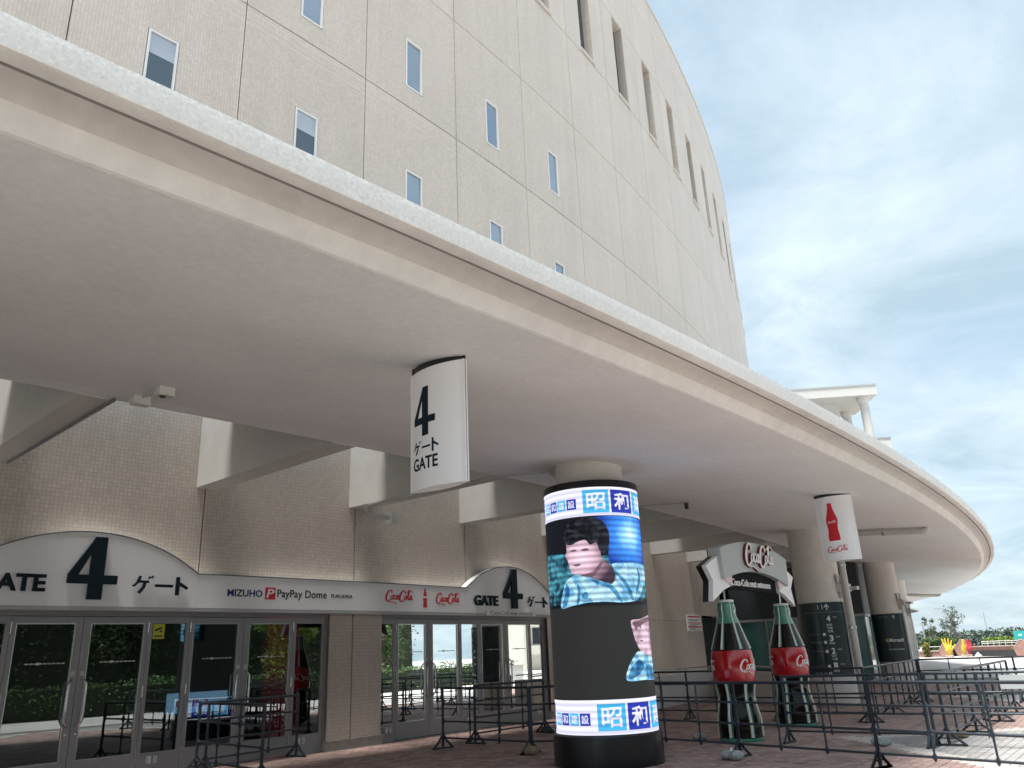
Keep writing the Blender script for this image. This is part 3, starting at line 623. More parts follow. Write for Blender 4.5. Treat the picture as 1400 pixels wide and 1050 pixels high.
# ------------------------------------------------------------------ columns
def col_local(s, r):
    c = P(s, r, 0); return c
COLS = []
def column(s, r, rad, label):
    c = P(s, r, 0); t = thing('concrete_column', label, 'column', c, 'round columns carrying the canopy')
    q = MB(); q.lathe([(rad, 0), (rad, 2.2), (rad, 4.75)], c, 40); q.build('shaft', M_conc, t, smooth=40)
    q = MB(); q.lathe([(rad + .02, .0), (rad + .02, .06), (rad, .075)], c, 40); q.build('base_trim', M_plinth, t, smooth=30)
    return c
c_led = Vector((1.25, 13.42, 0))
t = thing('concrete_column', 'round column wrapped by the lit display under the canopy', 'column', c_led, 'round columns carrying the canopy')
q = MB(); q.lathe([(.565, 0), (.565, 2), (.565, 4.72)], c_led, 40); q.build('shaft', M_conc, t, smooth=40)
c_inf = column(4.22 * PAN * 1.0, 6.1, .60, 'round column wearing the dark floor directory sign')
c_ms = column(7.62 * PAN, 6.1, .60, 'round column wearing the dark panel with the four-colour square logo')
c_th = column(10.75 * PAN, 6.25, .60, 'bare round column beyond the dark sign columns')
c_fo = column(14.6 * PAN, 6.1, .60, 'farthest bare round column under the curved canopy end')
column(-2.4 * PAN, 6.1, .60, 'round column standing opposite the first gate doors')

exec_later.append('led')
# ------------------------------------------------------------------ LED display column
RS = .79; PH0 = atan2(-c_led.y, -c_led.x)
FL = lambda u, v, w: Vector((c_led.x + (RS + w) * cos(PH0 + u / RS), c_led.y + (RS + w) * sin(PH0 + u / RS), v))
led = thing('display_column', 'lit cylindrical screen on a black drum base around a column', 'display', c_led)
q = MB(); q.lathe([(.845, 0), (.845, .40), (.84, .43), (.82, .445), (.60, .447)], c_led, 64); q.build('drum_base', M_black, led, smooth=30)
q = MB(); q.lathe([(.60, 4.13), (.80, 4.132), (.802, 4.15), (.802, 4.225), (.795, 4.24), (.575, 4.242)], c_led, 64, caps=False); q.build('top_ring', M_black, led, smooth=30)
scr_m = led_mat('screen_dark', (.020, .021, .020), .6, .12)
q = MB(); q.lathe([(RS, .448), (RS, 2.3), (RS, 4.131)], c_led, 72, caps=False); screen = q.build('screen', scr_m, led, smooth=60)
LW = led_mat('led_white', (.74, .74, .92), .62, .3); LC = led_mat('led_cyan', (.06, .42, .75), .6, .3); LN = led_mat('led_navy', (.02, .04, .38), .6, .3)
LB = led_mat('led_blue', (.02, .17, .85), 0.61, .6, .12, (.01, .05, .32)); LSK = led_mat('led_skin', (.82, .60, .72), 0.58, .4, .14, (.42, .26, .36)); LJ = led_mat('led_jersey', (.52, .80, .96), 0.61, .55, .10, (.14, .42, .68)); LJ2 = led_mat('led_jersey_shade', (.10, .40, .66), 0.54, .5, .12, (.02, .12, .32))
def led_radial(name, c, R_, ramp, strength=.65, line=.45):
    m = led_mat(name, (1, 1, 1), strength, line); t = m.node_tree; b = t.nodes['Principled BSDF']; N = t.nodes.new; K = t.links.new
    g = N('ShaderNodeNewGeometry'); vd = N('ShaderNodeVectorMath'); vd.operation = 'DISTANCE'; K(g.outputs['Position'], vd.inputs[0]); vd.inputs[1].default_value = c
    n = N('ShaderNodeTexNoise'); n.inputs['Scale'].default_value = 7; n.inputs['Detail'].default_value = 4; K(g.outputs['Position'], n.inputs['Vector'])
    ad = N('ShaderNodeMath'); ad.operation = 'MULTIPLY_ADD'; K(n.outputs['Fac'], ad.inputs[0]); ad.inputs[1].default_value = .25 * R_; K(vd.outputs['Value'], ad.inputs[2])
    mr = N('ShaderNodeMath'); mr.operation = 'DIVIDE'; K(ad.outputs[0], mr.inputs[0]); mr.inputs[1].default_value = R_
    r = N('ShaderNodeValToRGB'); r.color_ramp.elements[0].color = (*ramp[0][1], 1); r.color_ramp.elements[0].position = ramp[0][0]; r.color_ramp.elements[1].color = (*ramp[-1][1], 1); r.color_ramp.elements[1].position = ramp[-1][0]
    for p, c_ in ramp[1:-1]: e = r.color_ramp.elements.new(p); e.color = (*c_, 1)
    K(mr.outputs[0], r.inputs[0]); K(r.outputs[0], b.inputs['Emission Color']); return m
LB = led_radial('led_light', FL(.66, 3.36, 0), .62, [(.12, (.75, .95, 1.0)), (.32, (.30, .66, 1.0)), (.6, (.05, .28, .95)), (1.0, (.01, .05, .35))])
LK = led_mat('led_black', (.004, .006, .010), .6, .0); LR = led_mat('led_red', (.5, .02, .04), 0.50, .3, .1); LG = led_mat('led_glow', (.45, .75, 1.0), 0.72, .4); LH = led_mat('led_hair', (.05, .06, .09), 0.43, .7, .10, (.003, .004, .008))
wl = [0]
def disp(name, polys, m, lay):
    q = MB()
    for p in polys: q.prism(p, FL, lay * .0006, lay * .0006 + .0005, .06)
    return q.build(name, m, screen)
def rectp(u0, u1, v0, v1): return [(u0, v0), (u1, v0), (u1, v1), (u0, v1)]
CIRC = 2 * pi * RS
for (v0, v1) in ((3.665, 4.125), (.455, .935)):
    disp('caption_band', [rectp(-CIRC / 2 + .001, CIRC / 2 - .001, v0, v1)], LW, 1)
    vm = (v0 + v1) / 2
    for rep in (-1, 0, 1):
        ub = -.13 + rep * 2.75
        for i, ch in enumerate('昭和建設'):
            a = ub + i * .46; b = a + .425
            if not -CIRC / 2 < a < CIRC / 2 - .45: continue
            disp('caption_box', [rectp(a, b, vm - .185, vm + .185)], (LC, LN)[i % 2], 2)
            q = MB(); fit_text(q, ch, a + .06, b - .06, vm - .135, vm + .135, lambda u, v, w: FL(u, v, .0018 + w), .0005, .018, .05); q.build('caption_character', LW, screen)
            if i == 0:
                q = MB()
        for i, ch in enumerate('昭和建設'):
            a = ub - .85 + i * .19; b = a + .17
            if not -CIRC / 2 < a < CIRC / 2 - .2: continue
            disp('caption_box', [rectp(a, b, vm - .11, vm + .06)], (LC, LN)[i % 2], 2)
            q = MB(); fit_text(q, ch, a + .025, b - .025, vm - .085, vm + .035, lambda u, v, w: FL(u, v, .0018 + w), .0005, .012, .05); q.build('caption_character', LW, screen)
# generic portrait: a person in cap and pale jersey against blue light, shown twice
def scrpx(x, y): # picture layout measured in screen units
    sx = max(-.985, min(.985, (x - 418 - (y - 330) * .052) / 305)); return (RS * math.asin(sx), 4.13 - (y - 215) * .00233)
def S(pts): return [scrpx(x, y) for x, y in pts]
def SC(pts):
    n = len(pts); q = [pts[-1]] + list(pts) + [pts[0], pts[1]]; out = []
    for i in range(1, n + 1):
        for t in (0, .33, .66):
            out.append(tuple(.5 * (2 * q[i][k] + (q[i + 1][k] - q[i - 1][k]) * t + (2 * q[i - 1][k] - 5 * q[i][k] + 4 * q[i + 1][k] - q[i + 2][k]) * t * t + (3 * q[i][k] - q[i - 1][k] - 3 * q[i + 1][k] + q[i + 2][k]) * t ** 3) for k in (0, 1)))
    return S(out)
LM = led_mat('led_mid', (.16, .50, .95), 0.65, .5, .10, (.03, .18, .7)); LP = led_mat('led_pale', (.62, .58, .72), 0.58, .6, .12, (.25, .3, .45)); LT = led_mat('led_teal', (.10, .42, .55), 0.50, .6, .1, (.01, .05, .09))
disp('picture_dark', [[(-1.24, 2.28), (1.24, 2.28), (1.24, 3.66), (-1.24, 3.66)]], LK, 1)
disp('picture_stripes', [S([(132, 640), (330, 660), (470, 680), (610, 700), (745, 720), (765, 960), (700, 985), (130, 985)])], LT, 2)
disp('picture_blue', [SC([(440, 428), (590, 420), (722, 430), (735, 520), (745, 735), (640, 750), (530, 742), (522, 640), (525, 560), (490, 490)])], LB, 3)
LF = led_radial('led_face', FL(-.22, 3.02, 0), .55, [(.1, (.85, .66, .76)), (.45, (.72, .50, .60)), (.75, (.30, .18, .24)), (1.0, (.05, .03, .05))])
disp('picture_skin', [SC([(268, 560), (330, 535), (400, 560), (440, 585), (470, 610), (476, 690), (520, 740), (556, 800), (545, 870), (470, 855), (400, 810), (345, 800), (300, 790), (282, 740), (272, 700), (258, 672), (266, 640)])], LF, 6)
disp('picture_hair', [SC([(262, 590), (250, 520), (290, 445), (400, 425), (480, 450), (522, 520), (526, 600), (512, 655), (486, 668), (462, 640), (448, 596), (410, 610), (380, 575), (330, 585), (300, 600)])], LH, 7)
disp('picture_shade', [SC([(284, 640), (312, 632), (330, 640), (310, 648)]), SC([(352, 640), (385, 630), (404, 642), (380, 650)]), SC([(305, 735), (345, 730), (352, 740), (325, 748)]), SC([(350, 806), (420, 790), (470, 730), (480, 745), (440, 812), (400, 822)])], led_mat('led_brown', (.22, .13, .17), .5, .4), 7)
disp('picture_jersey', [SC([(262, 840), (325, 800), (400, 822), (470, 850), (540, 872), (560, 800), (540, 742), (620, 735), (700, 730), (746, 748), (750, 810), (722, 900), (690, 975), (600, 992), (500, 985), (400, 985), (300, 1000), (232, 1010), (240, 920)])], LJ, 7)
disp('picture_jersey_shade', [SC([(262, 850), (285, 900), (270, 985), (255, 1004), (240, 1000), (256, 920)]), SC([(400, 828), (470, 856), (540, 880), (600, 984), (580, 985), (520, 900), (450, 872)]), SC([(556, 800), (566, 790), (640, 880), (664, 970), (648, 968), (620, 890)]), SC([(330, 860), (350, 900), (340, 990), (326, 990), (332, 920)]), SC([(690, 760), (712, 820), (690, 930), (680, 930), (696, 830)])], LJ2, 8)
disp('picture_emblem', [SC([(358, 930), (380, 915), (396, 930), (390, 958), (364, 958)])], LJ2, 9)
disp('picture_skin', [SC([(645, 1110), (700, 1100), (785, 1070), (800, 1200), (805, 1340), (750, 1330), (706, 1312), (672, 1245), (655, 1180)])], LSK, 2)
disp('picture_jersey', [SC([(662, 1325), (692, 1302), (740, 1330), (815, 1360), (828, 1476), (720, 1480), (612, 1478), (622, 1400)])], LJ, 3)
disp('picture_jersey_shade', [SC([(635, 1410), (690, 1352), (715, 1400), (680, 1450), (622, 1472)]), SC([(730, 1390), (770, 1400), (790, 1470), (740, 1474)])], LJ2, 4)
disp('picture_shade', [SC([(655, 1118), (700, 1104), (780, 1078), (784, 1102), (712, 1132), (706, 1160), (688, 1150), (676, 1172), (664, 1150)]), SC([(694, 1236), (716, 1232), (708, 1244)])], led_mat('led_brown', (.22, .13, .17), .5, .4), 4)

# ------------------------------------------------------------------ hanging lens signs
def lens(name, label, c, s_dir, length, thick, z0, z1, zs, content):
    """lens-shaped sign whose long axis runs along the ring radius; local u along the radius outward, w towards -tangent"""
    rd, tg = s_dir
    t = thing(name, label, 'sign', (c.x, c.y, z0))
    R = (length * length / 4 + thick * thick) / (2 * thick)
    def wz(u): return thick - R + sqrt(max(0, R * R - u * u))
    def half(sgn, gap):
        us = [-length / 2 + length * i / 24 for i in range(25)]
        q = MB(); vs = []; fs = []
        for u in us:
            w = max(.012, wz(u)) + gap
            for z in (z0, z1): vs.append(Vector((c.x, c.y, z)) + rd * u - tg * sgn * w)
        for u in us:
            for z in (z0, z1): vs.append(Vector((c.x, c.y, z)) + rd * u - tg * sgn * gap)
        n = 25
        for i in range(n - 1):
            a = 2 * i; fs += [(a, a + 2, a + 3, a + 1), (50 + a, 50 + a + 1, 50 + a + 3, 50 + a + 2), (a, 50 + a, 50 + a + 2, a + 2), (a + 1, a + 3, 50 + a + 3, 50 + a + 1)]
        fs += [(0, 1, 51, 50), (48, 98, 99, 49)]
        q.add(vs, fs); return q.build('sign_face', M_white, t, smooth=30)
    half(1, .009); half(-1, .009)
    q = MB(); q.box((c.x, c.y, (z0 + z1) / 2), rd * (length / 2 - .012), tg * .008, Vector((0, 0, (z1 - z0) / 2 - .01))); q.build('seam', M_black, t)
    q = MB(); us = [-length / 2 + length * i / 16 for i in range(17)]; pl = [(u, max(.004, wz(u) - .012)) for u in us] + [(u, -max(.004, wz(u) - .012)) for u in reversed(us)]
    q.prism(pl, lambda u, w, z: Vector((c.x, c.y, 0)) + rd * u - tg * w + Vector((0, 0, z)), z1, zs); q.build('mount', M_black, t)
    fn = lambda u, v, w: Vector((c.x, c.y, v)) + rd * u - tg * (max(.012, wz(max(-length / 2, min(length / 2, u)))) + .0095 + w)
    content(t, fn)
    return t
def gate_content(t, fn):
    q = MB()
    four(q, fn, -.285, .045, 3.67, 4.17, 0, .003); q.build('figure_four', M_navy, t)
    q = MB(); kana_gate(q, fn, -.30, .085, 3.49, 3.625, 0, .003); q.build('lettering', M_navy, t)
    q = MB(); fit_text(q, 'GATE', -.305, .075, 3.335, 3.46, fn, .003, .02, .04); q.build('lettering', M_navy, t)
cg = Vector((-.735, 7.46, 0)); sg_s = (atan2(cg.y - CY, cg.x - CX) - A0) * RW
def radn(c): v = Vector((c.x - CX, c.y - CY, 0)).normalized(); return v, Vector((-v.y, v.x, 0))
lens('hanging_gate_sign', 'white lens-shaped hanging sign printed 4 and GATE under the canopy', cg, (Vector((.78, -.6258, 0)), Vector((.6258, .78, 0))), .74, .085, 3.15, 4.36, 4.44, gate_content)
def cola_content(t, fn):
    q = MB(); bottle2d(q, fn, -.05, 3.50, .74, 0, .003, .30, .04); q.build('bottle_print', M_red, t)
    q = MB(); script_logo(q, fn, -.13, .03, 3.845, .0032, .002, 1.3); q.build('script_logo', M_script, t)
    q = MB(); script_logo(q, fn, -.23, .17, 3.28, 0, .003, 1.1); q.build('script_logo', M_red, t)
cc = Vector((6.36, 15.98, 0))
lens('hanging_bottle_sign', 'white lens-shaped hanging sign with red bottle print under the canopy', cc, radn(cc), .72, .13, 3.12, 4.38, 4.44, cola_content)

# ------------------------------------------------------------------ directory signs on columns
def wrap(name, label, c, rad, z0, z1, half_deg, content, facing):
    ph = facing; R = rad + .03
    F = lambda u, v, w: Vector((c.x + (R + w) * cos(ph + u / R), c.y + (R + w) * sin(ph + u / R), v))
    t = thing(name, label, 'sign', (c.x, c.y, z0)); q = MB(); hu = R * radians(half_deg)
    q.prism([(-hu, z0), (hu, z0), (hu, z1), (-hu, z1)], F, -.027, 0, .05); q.build('panel', M_info, t, smooth=30)
    content(t, F); return t
GR = mat('white_info_print', (.72, .74, .74), .5)
GR2 = mat('grey_info_print', (.30, .33, .34), .5)
def info_content(t, F):
    q = MB(); q.prism([(-.55, 2.378), (.62, 2.378), (.62, 2.384), (-.55, 2.384)], F, .0, .001, .05); q.build('rule', GR2, t)
    q = MB(); q.prism([(-.16, 2.46), (-.04, 2.46), (-.04, 2.58), (-.16, 2.58)], F, 0, .001); q.build('pictogram', GR, t)
    q = MB(); q.prism([(.055, 2.44), (.08, 2.44), (.08, 2.56), (.055, 2.56)], F, 0, .001); q.prism([(.0, 2.525), (.0675, 2.59), (.0675, 2.555), (.01, 2.50)], F, 0, .0012); q.prism([(.135, 2.525), (.125, 2.50), (.0675, 2.555), (.0675, 2.59)], F, 0, .0012); q.build('arrow', GR, t)
    for n_, z in (('4', 2.14), ('3', 1.64), ('2', 1.32), ('1', .95)):
        q = MB(); fit_text(q, n_, .02, .12, z, z + .15, F, .001, .03, .05); q.build('floor_number', GR, t)
        q = MB(); fit_text(q, '階 FLOOR', .20, .31, z + .09, z + .125, F, .001, 0, .05); q.build('small_print', GR, t)
    for z, tx in ((2.02, 'SUITE'), (1.94, '客席'), (1.86, '客席'), (1.56, 'STAND'), (1.24, 'SEAT'), (1.16, '客席'), (.87, 'GATE')):
        q = MB(); fit_text(q, tx, .0, .14, z, z + .06, F, .001, .008, .05); q.build('small_print', GR, t)
    for z, tx in ((1.80, 'エレベーター'), (1.60, '出入口'), (1.37, 'チケットボックス'), (1.0, 'インフォメーション'), (.82, '駐車場')):
        q = MB(); fit_text(q, tx, -.5, -.17, z, z + .045, F, .001, .0, .05); q.build('small_print', GR2, t)
        q = MB(); q.prism([(-.13, z - .02), (-.06, z - .02), (-.06, z + .05), (-.13, z + .05)], F, 0, .001); q.build('pictogram', GR, t)
to_cam = lambda c: atan2(-c.y, -c.x)
wrap('directory_sign', 'dark curved floor directory with white numbers 4 to 1 on column', c_inf, .60, .78, 2.64, 115, info_content, to_cam(c_inf) + .12)
def ms_content(t, F):
    for i, (u, v, cl) in enumerate(((-.30, 1.60, (.6, .10, .02)), (-.235, 1.60, (.18, .42, .01)), (-.30, 1.535, (0, .30, .7)), (-.235, 1.535, (.8, .5, .01)))):
        q = MB(); q.prism([(u, v), (u + .06, v), (u + .06, v + .06), (u, v + .06)], F, 0, .001); q.build('logo_square', mat('logo_%d' % i, cl, .5), t)
    q = MB(); fit_text(q, 'Microsoft', -.14, .42, 1.53, 1.665, F, .001, .015, .05); q.build('lettering', GR, t)
    q = MB(); fit_text(q, 'Premium Suite', -.20, .38, 1.23, 1.285, F, .001, .0, .05); q.build('lettering', GR, t)
    q = MB(); fit_text(q, 'SUITE ROOM', -.40, -.05, 2.46, 2.50, F, .001, 0, .05); q.build('small_print', GR2, t)
    q = MB(); fit_text(q, '↑', .10, .22, 2.40, 2.53, F, .001, .01, .05); q.build('arrow', GR, t)
wrap('suite_sign', 'dark curved sign with four-colour square logo and white lettering', c_ms, .60, .80, 2.60, 115, ms_content, to_cam(c_ms) + .10)
# tube lights clamped to the columns, downpipe
def tubelight(c, ang, label):
    rad = .60; d = Vector((cos(ang), sin(ang), 0)); p = c + d * (rad + .09); n = Vector((-d.y, d.x, 0))
    t = thing('tube_light', label, 'light', (p.x, p.y, .75), 'tube lights clamped to the columns')
    q = MB(); q.tube([p + Vector((0, 0, .75)), p + Vector((0, 0, 3.35))], .045, 12); q.build('tube', M_lamp, t, smooth=40)
    q = MB(); q.box(c + d * (rad + .10) + Vector((0, 0, 3.0)), d * .16, n * .16, Vector((0, 0, .10))); q.build('clamp', M_conc, t)
    q = MB(); q.hexa([c + d * (rad + .004) + n * a + Vector((0, 0, z)) + d * o_ for z, w, o in ((2.75, .10, 0), (3.35, .2, 0)) for a, o_ in ((-w, 0), (w, 0), (w, .05), (-w, .05))]); q.build('bracket', M_pipe, t)
    q = MB(); q.box(c + d * (rad + .36) + Vector((0, 0, 2.97)), d * .14, n * .09, Vector((0, 0, .045))); q.build('arm', M_pipe, t)
tubelight(c_inf, to_cam(c_inf) + 1.18, 'white tube light clamped beside the floor directory')
tubelight(c_ms, to_cam(c_ms) + 1.1, 'white tube light clamped beside the four-colour logo sign')
tubelight(c_th, to_cam(c_th) + 1.0, 'white tube light clamped to the bare column beyond the signs')
a_ = .3765; dp = Vector((sin(a_), cos(a_), 0)) * 22.0
dpt = thing('downpipe', 'tall grey downpipe beside the floor directory column', 'pipe', dp)
q = MB(); q.tube([dp + Vector((0, 0, 0)), dp + Vector((0, 0, soffit_z(6.9) + .05))], .085, 14); q.build('pipe', M_pipe, dpt, smooth=40)
for z in (.3, 1.9, 3.4): q = MB(); q.tube([dp + Vector((0, 0, z)), dp + Vector((0, 0, z + .06))], .10, 14); q.build('pipe_collar', M_steel, dpt, smooth=40)

# ------------------------------------------------------------------ giant bottle arch
b1 = Vector((3.875, 15.68, 0)); b2 = Vector((5.65, 18.0, 0)); bm_ = (b1 + b2) / 2; bt = (b2 - b1).normalized(); bn = Vector((bt.y, -bt.x, 0))
arch = thing('bottle_arch', 'gateway of two giant cola bottles carrying a curved ribbon sign', 'gateway', bm_)
BP = [(.33, 0), (.372, .01), (.378, .05), (.372, .14), (.376, .22), (.362, .40), (.325, .58), (.305, .72), (.312, .82), (.335, .93), (.352, .99), (.368, 1.08), (.378, 1.22), (.376, 1.36), (.362, 1.48), (.345, 1.55), (.31, 1.66), (.265, 1.80), (.222, 1.94), (.188, 2.06), (.158, 2.15), (.150, 2.20), (.160, 2.25), (.162, 2.28), (.148, 2.32), (.158, 2.345), (.160, 2.38), (.142, 2.39), (.134, 2.41)]
def bprof(z):
    for (ra, za), (rb, zb) in zip(BP[:-1], BP[1:]):
        if za <= z <= zb: return ra + (rb - ra) * (z - za) / max(1e-6, zb - za)
    return BP[-1][0]
phn = atan2(bn.y, bn.x)
def bottle(c):
    def fl(q, z):
        a = max(0, 1 - abs(z - 1.27) / .30) if .95 < z < 1.58 else 0
        w = .028 if (z < .97 or z > 1.57) else 0
        return 1 - w * (abs(sin((q - phn - .42) * 3)) < .22)
    segs = lambda z0, z1, n: [(bprof(z0 + (z1 - z0) * i / n), z0 + (z1 - z0) * i / n) for i in range(n + 1)]
    q = MB(); q.lathe([(.36, 0), (.385, .006), (.39, .03), (.385, .055), (.37, .06)], c, 48); b = q.build('bottle_foot', M_green, arch, smooth=40)
    q = MB(); q.lathe(segs(.055, 2.02, 40), c, 64, fl); bd = q.build('bottle_body', M_bottle, arch, smooth=50)
    q = MB(); q.lathe(segs(2.018, 2.40, 16), c, 64, fl); nk = q.build('bottle_neck', M_green, arch, smooth=50)
    q = MB(); q.lathe([(.15, 2.40), (.158, 2.405), (.158, 2.44), (.145, 2.45)], c, 32); q.build('cap', M_pale, nk, smooth=40)
    for j in range(6):
        a = phn + .42 + j * pi / 3
        for z0, z1, n in ((.07, .985, 14), (1.56, 2.39, 14)):
            pts = []
            for i in range(n + 1): z = z0 + (z1 - z0) * i / n; pts.append(c + Vector((cos(a) * bprof(z) * 1.0, sin(a) * bprof(z) * 1.0, z)))
            q = MB(); q.tube(pts, [.027 * (bprof(p.z - 0) / .36) ** .8 for p in pts], 8); q.build('glass_edge', M_pale if j % 1 == 0 else M_green, bd, smooth=60)
            pts2 = [c + Vector((cos(a + .13) * bprof(p.z) * 1.0, sin(a + .13) * bprof(p.z) * 1.0, p.z)) for p in pts]
            q = MB(); q.tube(pts2, [.009 * (bprof(p.z) / .36) ** .7 for p in pts2], 6); q.build('glass_edge', M_green, bd, smooth=60)
    q = MB(); q.lathe([(bprof(.985) - .01, .985)] + [(bprof(.99 + .55 * i / 10) + .012, .99 + .55 * i / 10) for i in range(11)] + [(bprof(1.545) - .01, 1.545)], c, 64); lb = q.build('bottle_label', M_label, arch, smooth=40)
    F = lambda u, v, w: Vector((c.x + (bprof(v) + .0125 + w) * cos(phn + u / .38), c.y + (bprof(v) + .0125 + w) * sin(phn + u / .38), v))
    q = MB(); script_logo(q, F, -.33, .38, 1.17, 0, .004, 1.15); q.build('script_logo', M_script, lb)
    F2 = lambda u, v, w: F(u + pi * .38, v, w); q = MB(); script_logo(q, F2, -.33, .38, 1.17, 0, .004, 1.15); q.build('script_logo', M_script, lb)
bottle(b1); bottle(b2)
FA = lambda u, v, w: bm_ + bt * u + bn * w + Vector((0, 0, v))
def arcz(u, top): return (3.62 - .22 * (u / 1.74) ** 2) if top else (3.035 - .22 * (u / 1.68) ** 2)
us = [-1.0 + 2.0 * i / 20 for i in range(21)]
q = MB(); q.prism([(1.68 * x, arcz(1.68 * x, 0)) for x in us] + [(1.76 * x, arcz(1.76 * x, 1)) for x in reversed(us)], FA, -.10, .15); q.build('ribbon', M_grib, arch)
q = MB(); q.prism([(1.66 * x, arcz(1.66 * x, 0) + .01) for x in us] + [(1.74 * x, arcz(1.74 * x, 1) - .01) for x in reversed(us)], FA, -.13, -.101); q.build('ribbon_back', M_black, arch)
for sg in (-1, 1):
    tail = [(1.62, 3.30), (2.28, 3.04), (2.04, 2.78), (2.16, 2.40), (1.60, 2.63), (1.22, 2.72), (1.30, 2.86)]
    tail = [(sg * x, z) for x, z in tail]
    q = MB(); q.prism(tail if sg > 0 else list(reversed(tail)), FA, -.02, .07); tl = q.build('ribbon_tail', M_white, arch)
    q = MB(); q.prism([(x * 1.004, z) for x, z in tail], FA, -.13, -.021); q.build('ribbon_back', M_black, arch)
    q = MB(); q.prism([(sg * 1.60, 2.83), (sg * 1.24, 2.71), (sg * 1.22, 2.92)], FA, .071, .10); q.build('ribbon_fold', M_pink, arch)
    q = MB(); c = b1 if sg < 0 else b2; q.tube([c + Vector((0, 0, 2.44)), c + Vector((0, 0, 2.98))], .02, 8); q.build('support_rod', M_steel, arch)
q = MB(); q.prism([(-1.25, 2.66), (1.22, 2.66), (1.22, 2.92)] + [(1.22 * x, arcz(1.22 * x, 0) - .003) for x in reversed(us)], FA, -.03, .03); q.build('caption_panel', mat('matt_black', (.006, .008, .011), .8, spec=.15), arch)
q = MB(); fit_text(q, 'Coca-Cola seat entrance', -1.14, .86, 2.735, 2.87, lambda u, v, w: FA(u, v, .032 + w), .02, .012); q.build('lettering', M_script, arch)
q = MB(); script_logo(q, lambda u, v, w: FA(u, v, w), -.70, .82, 3.13, .152, .05, 1.15); q.build('script_backing', mat('maroon', (.16, .01, .02), .4), arch)
q = MB(); script_logo(q, lambda u, v, w: FA(u, v, w), -.70, .82, 3.13, .208, .006, 1.15); q.build('script_logo', M_script, arch)

# ------------------------------------------------------------------ queue barriers
def make_barrier(Lb):
    t = thing('queue_barrier', 'x', 'barrier', (0, 0, 0))
    z_r = [1.07, .785, .48, .19]
    for i, z in enumerate(z_r):
        q = MB(); q.tube([(0, 0, z), (Lb / 2, 0, z), (Lb, 0, z)], .022 if i == 0 else .0165, 8); q.build('top_rail' if i == 0 else 'rail', M_iron, t, smooth=50)
    for x in (.0, Lb):
        q = MB(); q.tube([(x, 0, .03), (x, 0, .6), (x, 0, 1.07)], .025, 8); p = q.build('post', M_iron, t, smooth=50)
        q = MB(); q.lathe([(.005, 1.04), (.024, 1.045), (.026, 1.07), (.02, 1.09), (.004, 1.096)], (x, 0, 0), 10); q.build('finial', M_iron, p, smooth=50)
        q = MB(); q.abox(x - .022, x + .022, -.26, .26, 0, .028)
        for sg in (-1, 1): q.tube([(x, sg * .235, .02), (x, sg * .10, .13), (x, 0, .26)], .021, 6)
        q.tube([(x, -.11, .11), (x, .11, .11)], .010, 6); q.build('foot', M_iron, t)
    for k in (1, 2):
        x = Lb * k / 3
        q = MB(); q.tube([(x, 0, .19), (x, 0, .6), (x, 0, 1.07)], .0145, 8); p = q.build('baluster', M_iron, t, smooth=50)
        for z in (z_r[1:] if k == 1 else z_r[1:]):
            q = MB(); d = .055
            q.prism([(x - d, z), (x - .019, z - .019), (x, z - d), (x + .019, z - .019), (x + d, z), (x + .019, z + .019), (x, z + d), (x - .019, z + .019)], lambda u, v, w: Vector((u, w, v)), -.02, .02); q.build('node', M_iron, p)
    for x in (0, Lb):
        for z in z_r[1:]:
            q = MB(); d = .062 if x == 0 else -.062
            q.prism([(x, z - .062), (x + d, z), (x, z + .062)], lambda u, v, w: Vector((u, w, v)), -.02, .02); q.build('node', M_iron, t)
    return t
LB_ = 2.25
proto = make_barrier(LB_)
GB = 'iron queue barriers in front of the doors'
def copy_tree(o, parent=None):
    c = o.copy(); COL.objects.link(c); c.parent = parent
    for ch in o.children: copy_tree(ch, c)
    return c
kp = lambda k, r: P(k * PAN, r, 0)
ends = []
def chain(pts_label):
    pass
A_dir = Vector((.617, -.787, 0))
Ap = Vector((3.25, 13.36, 0))
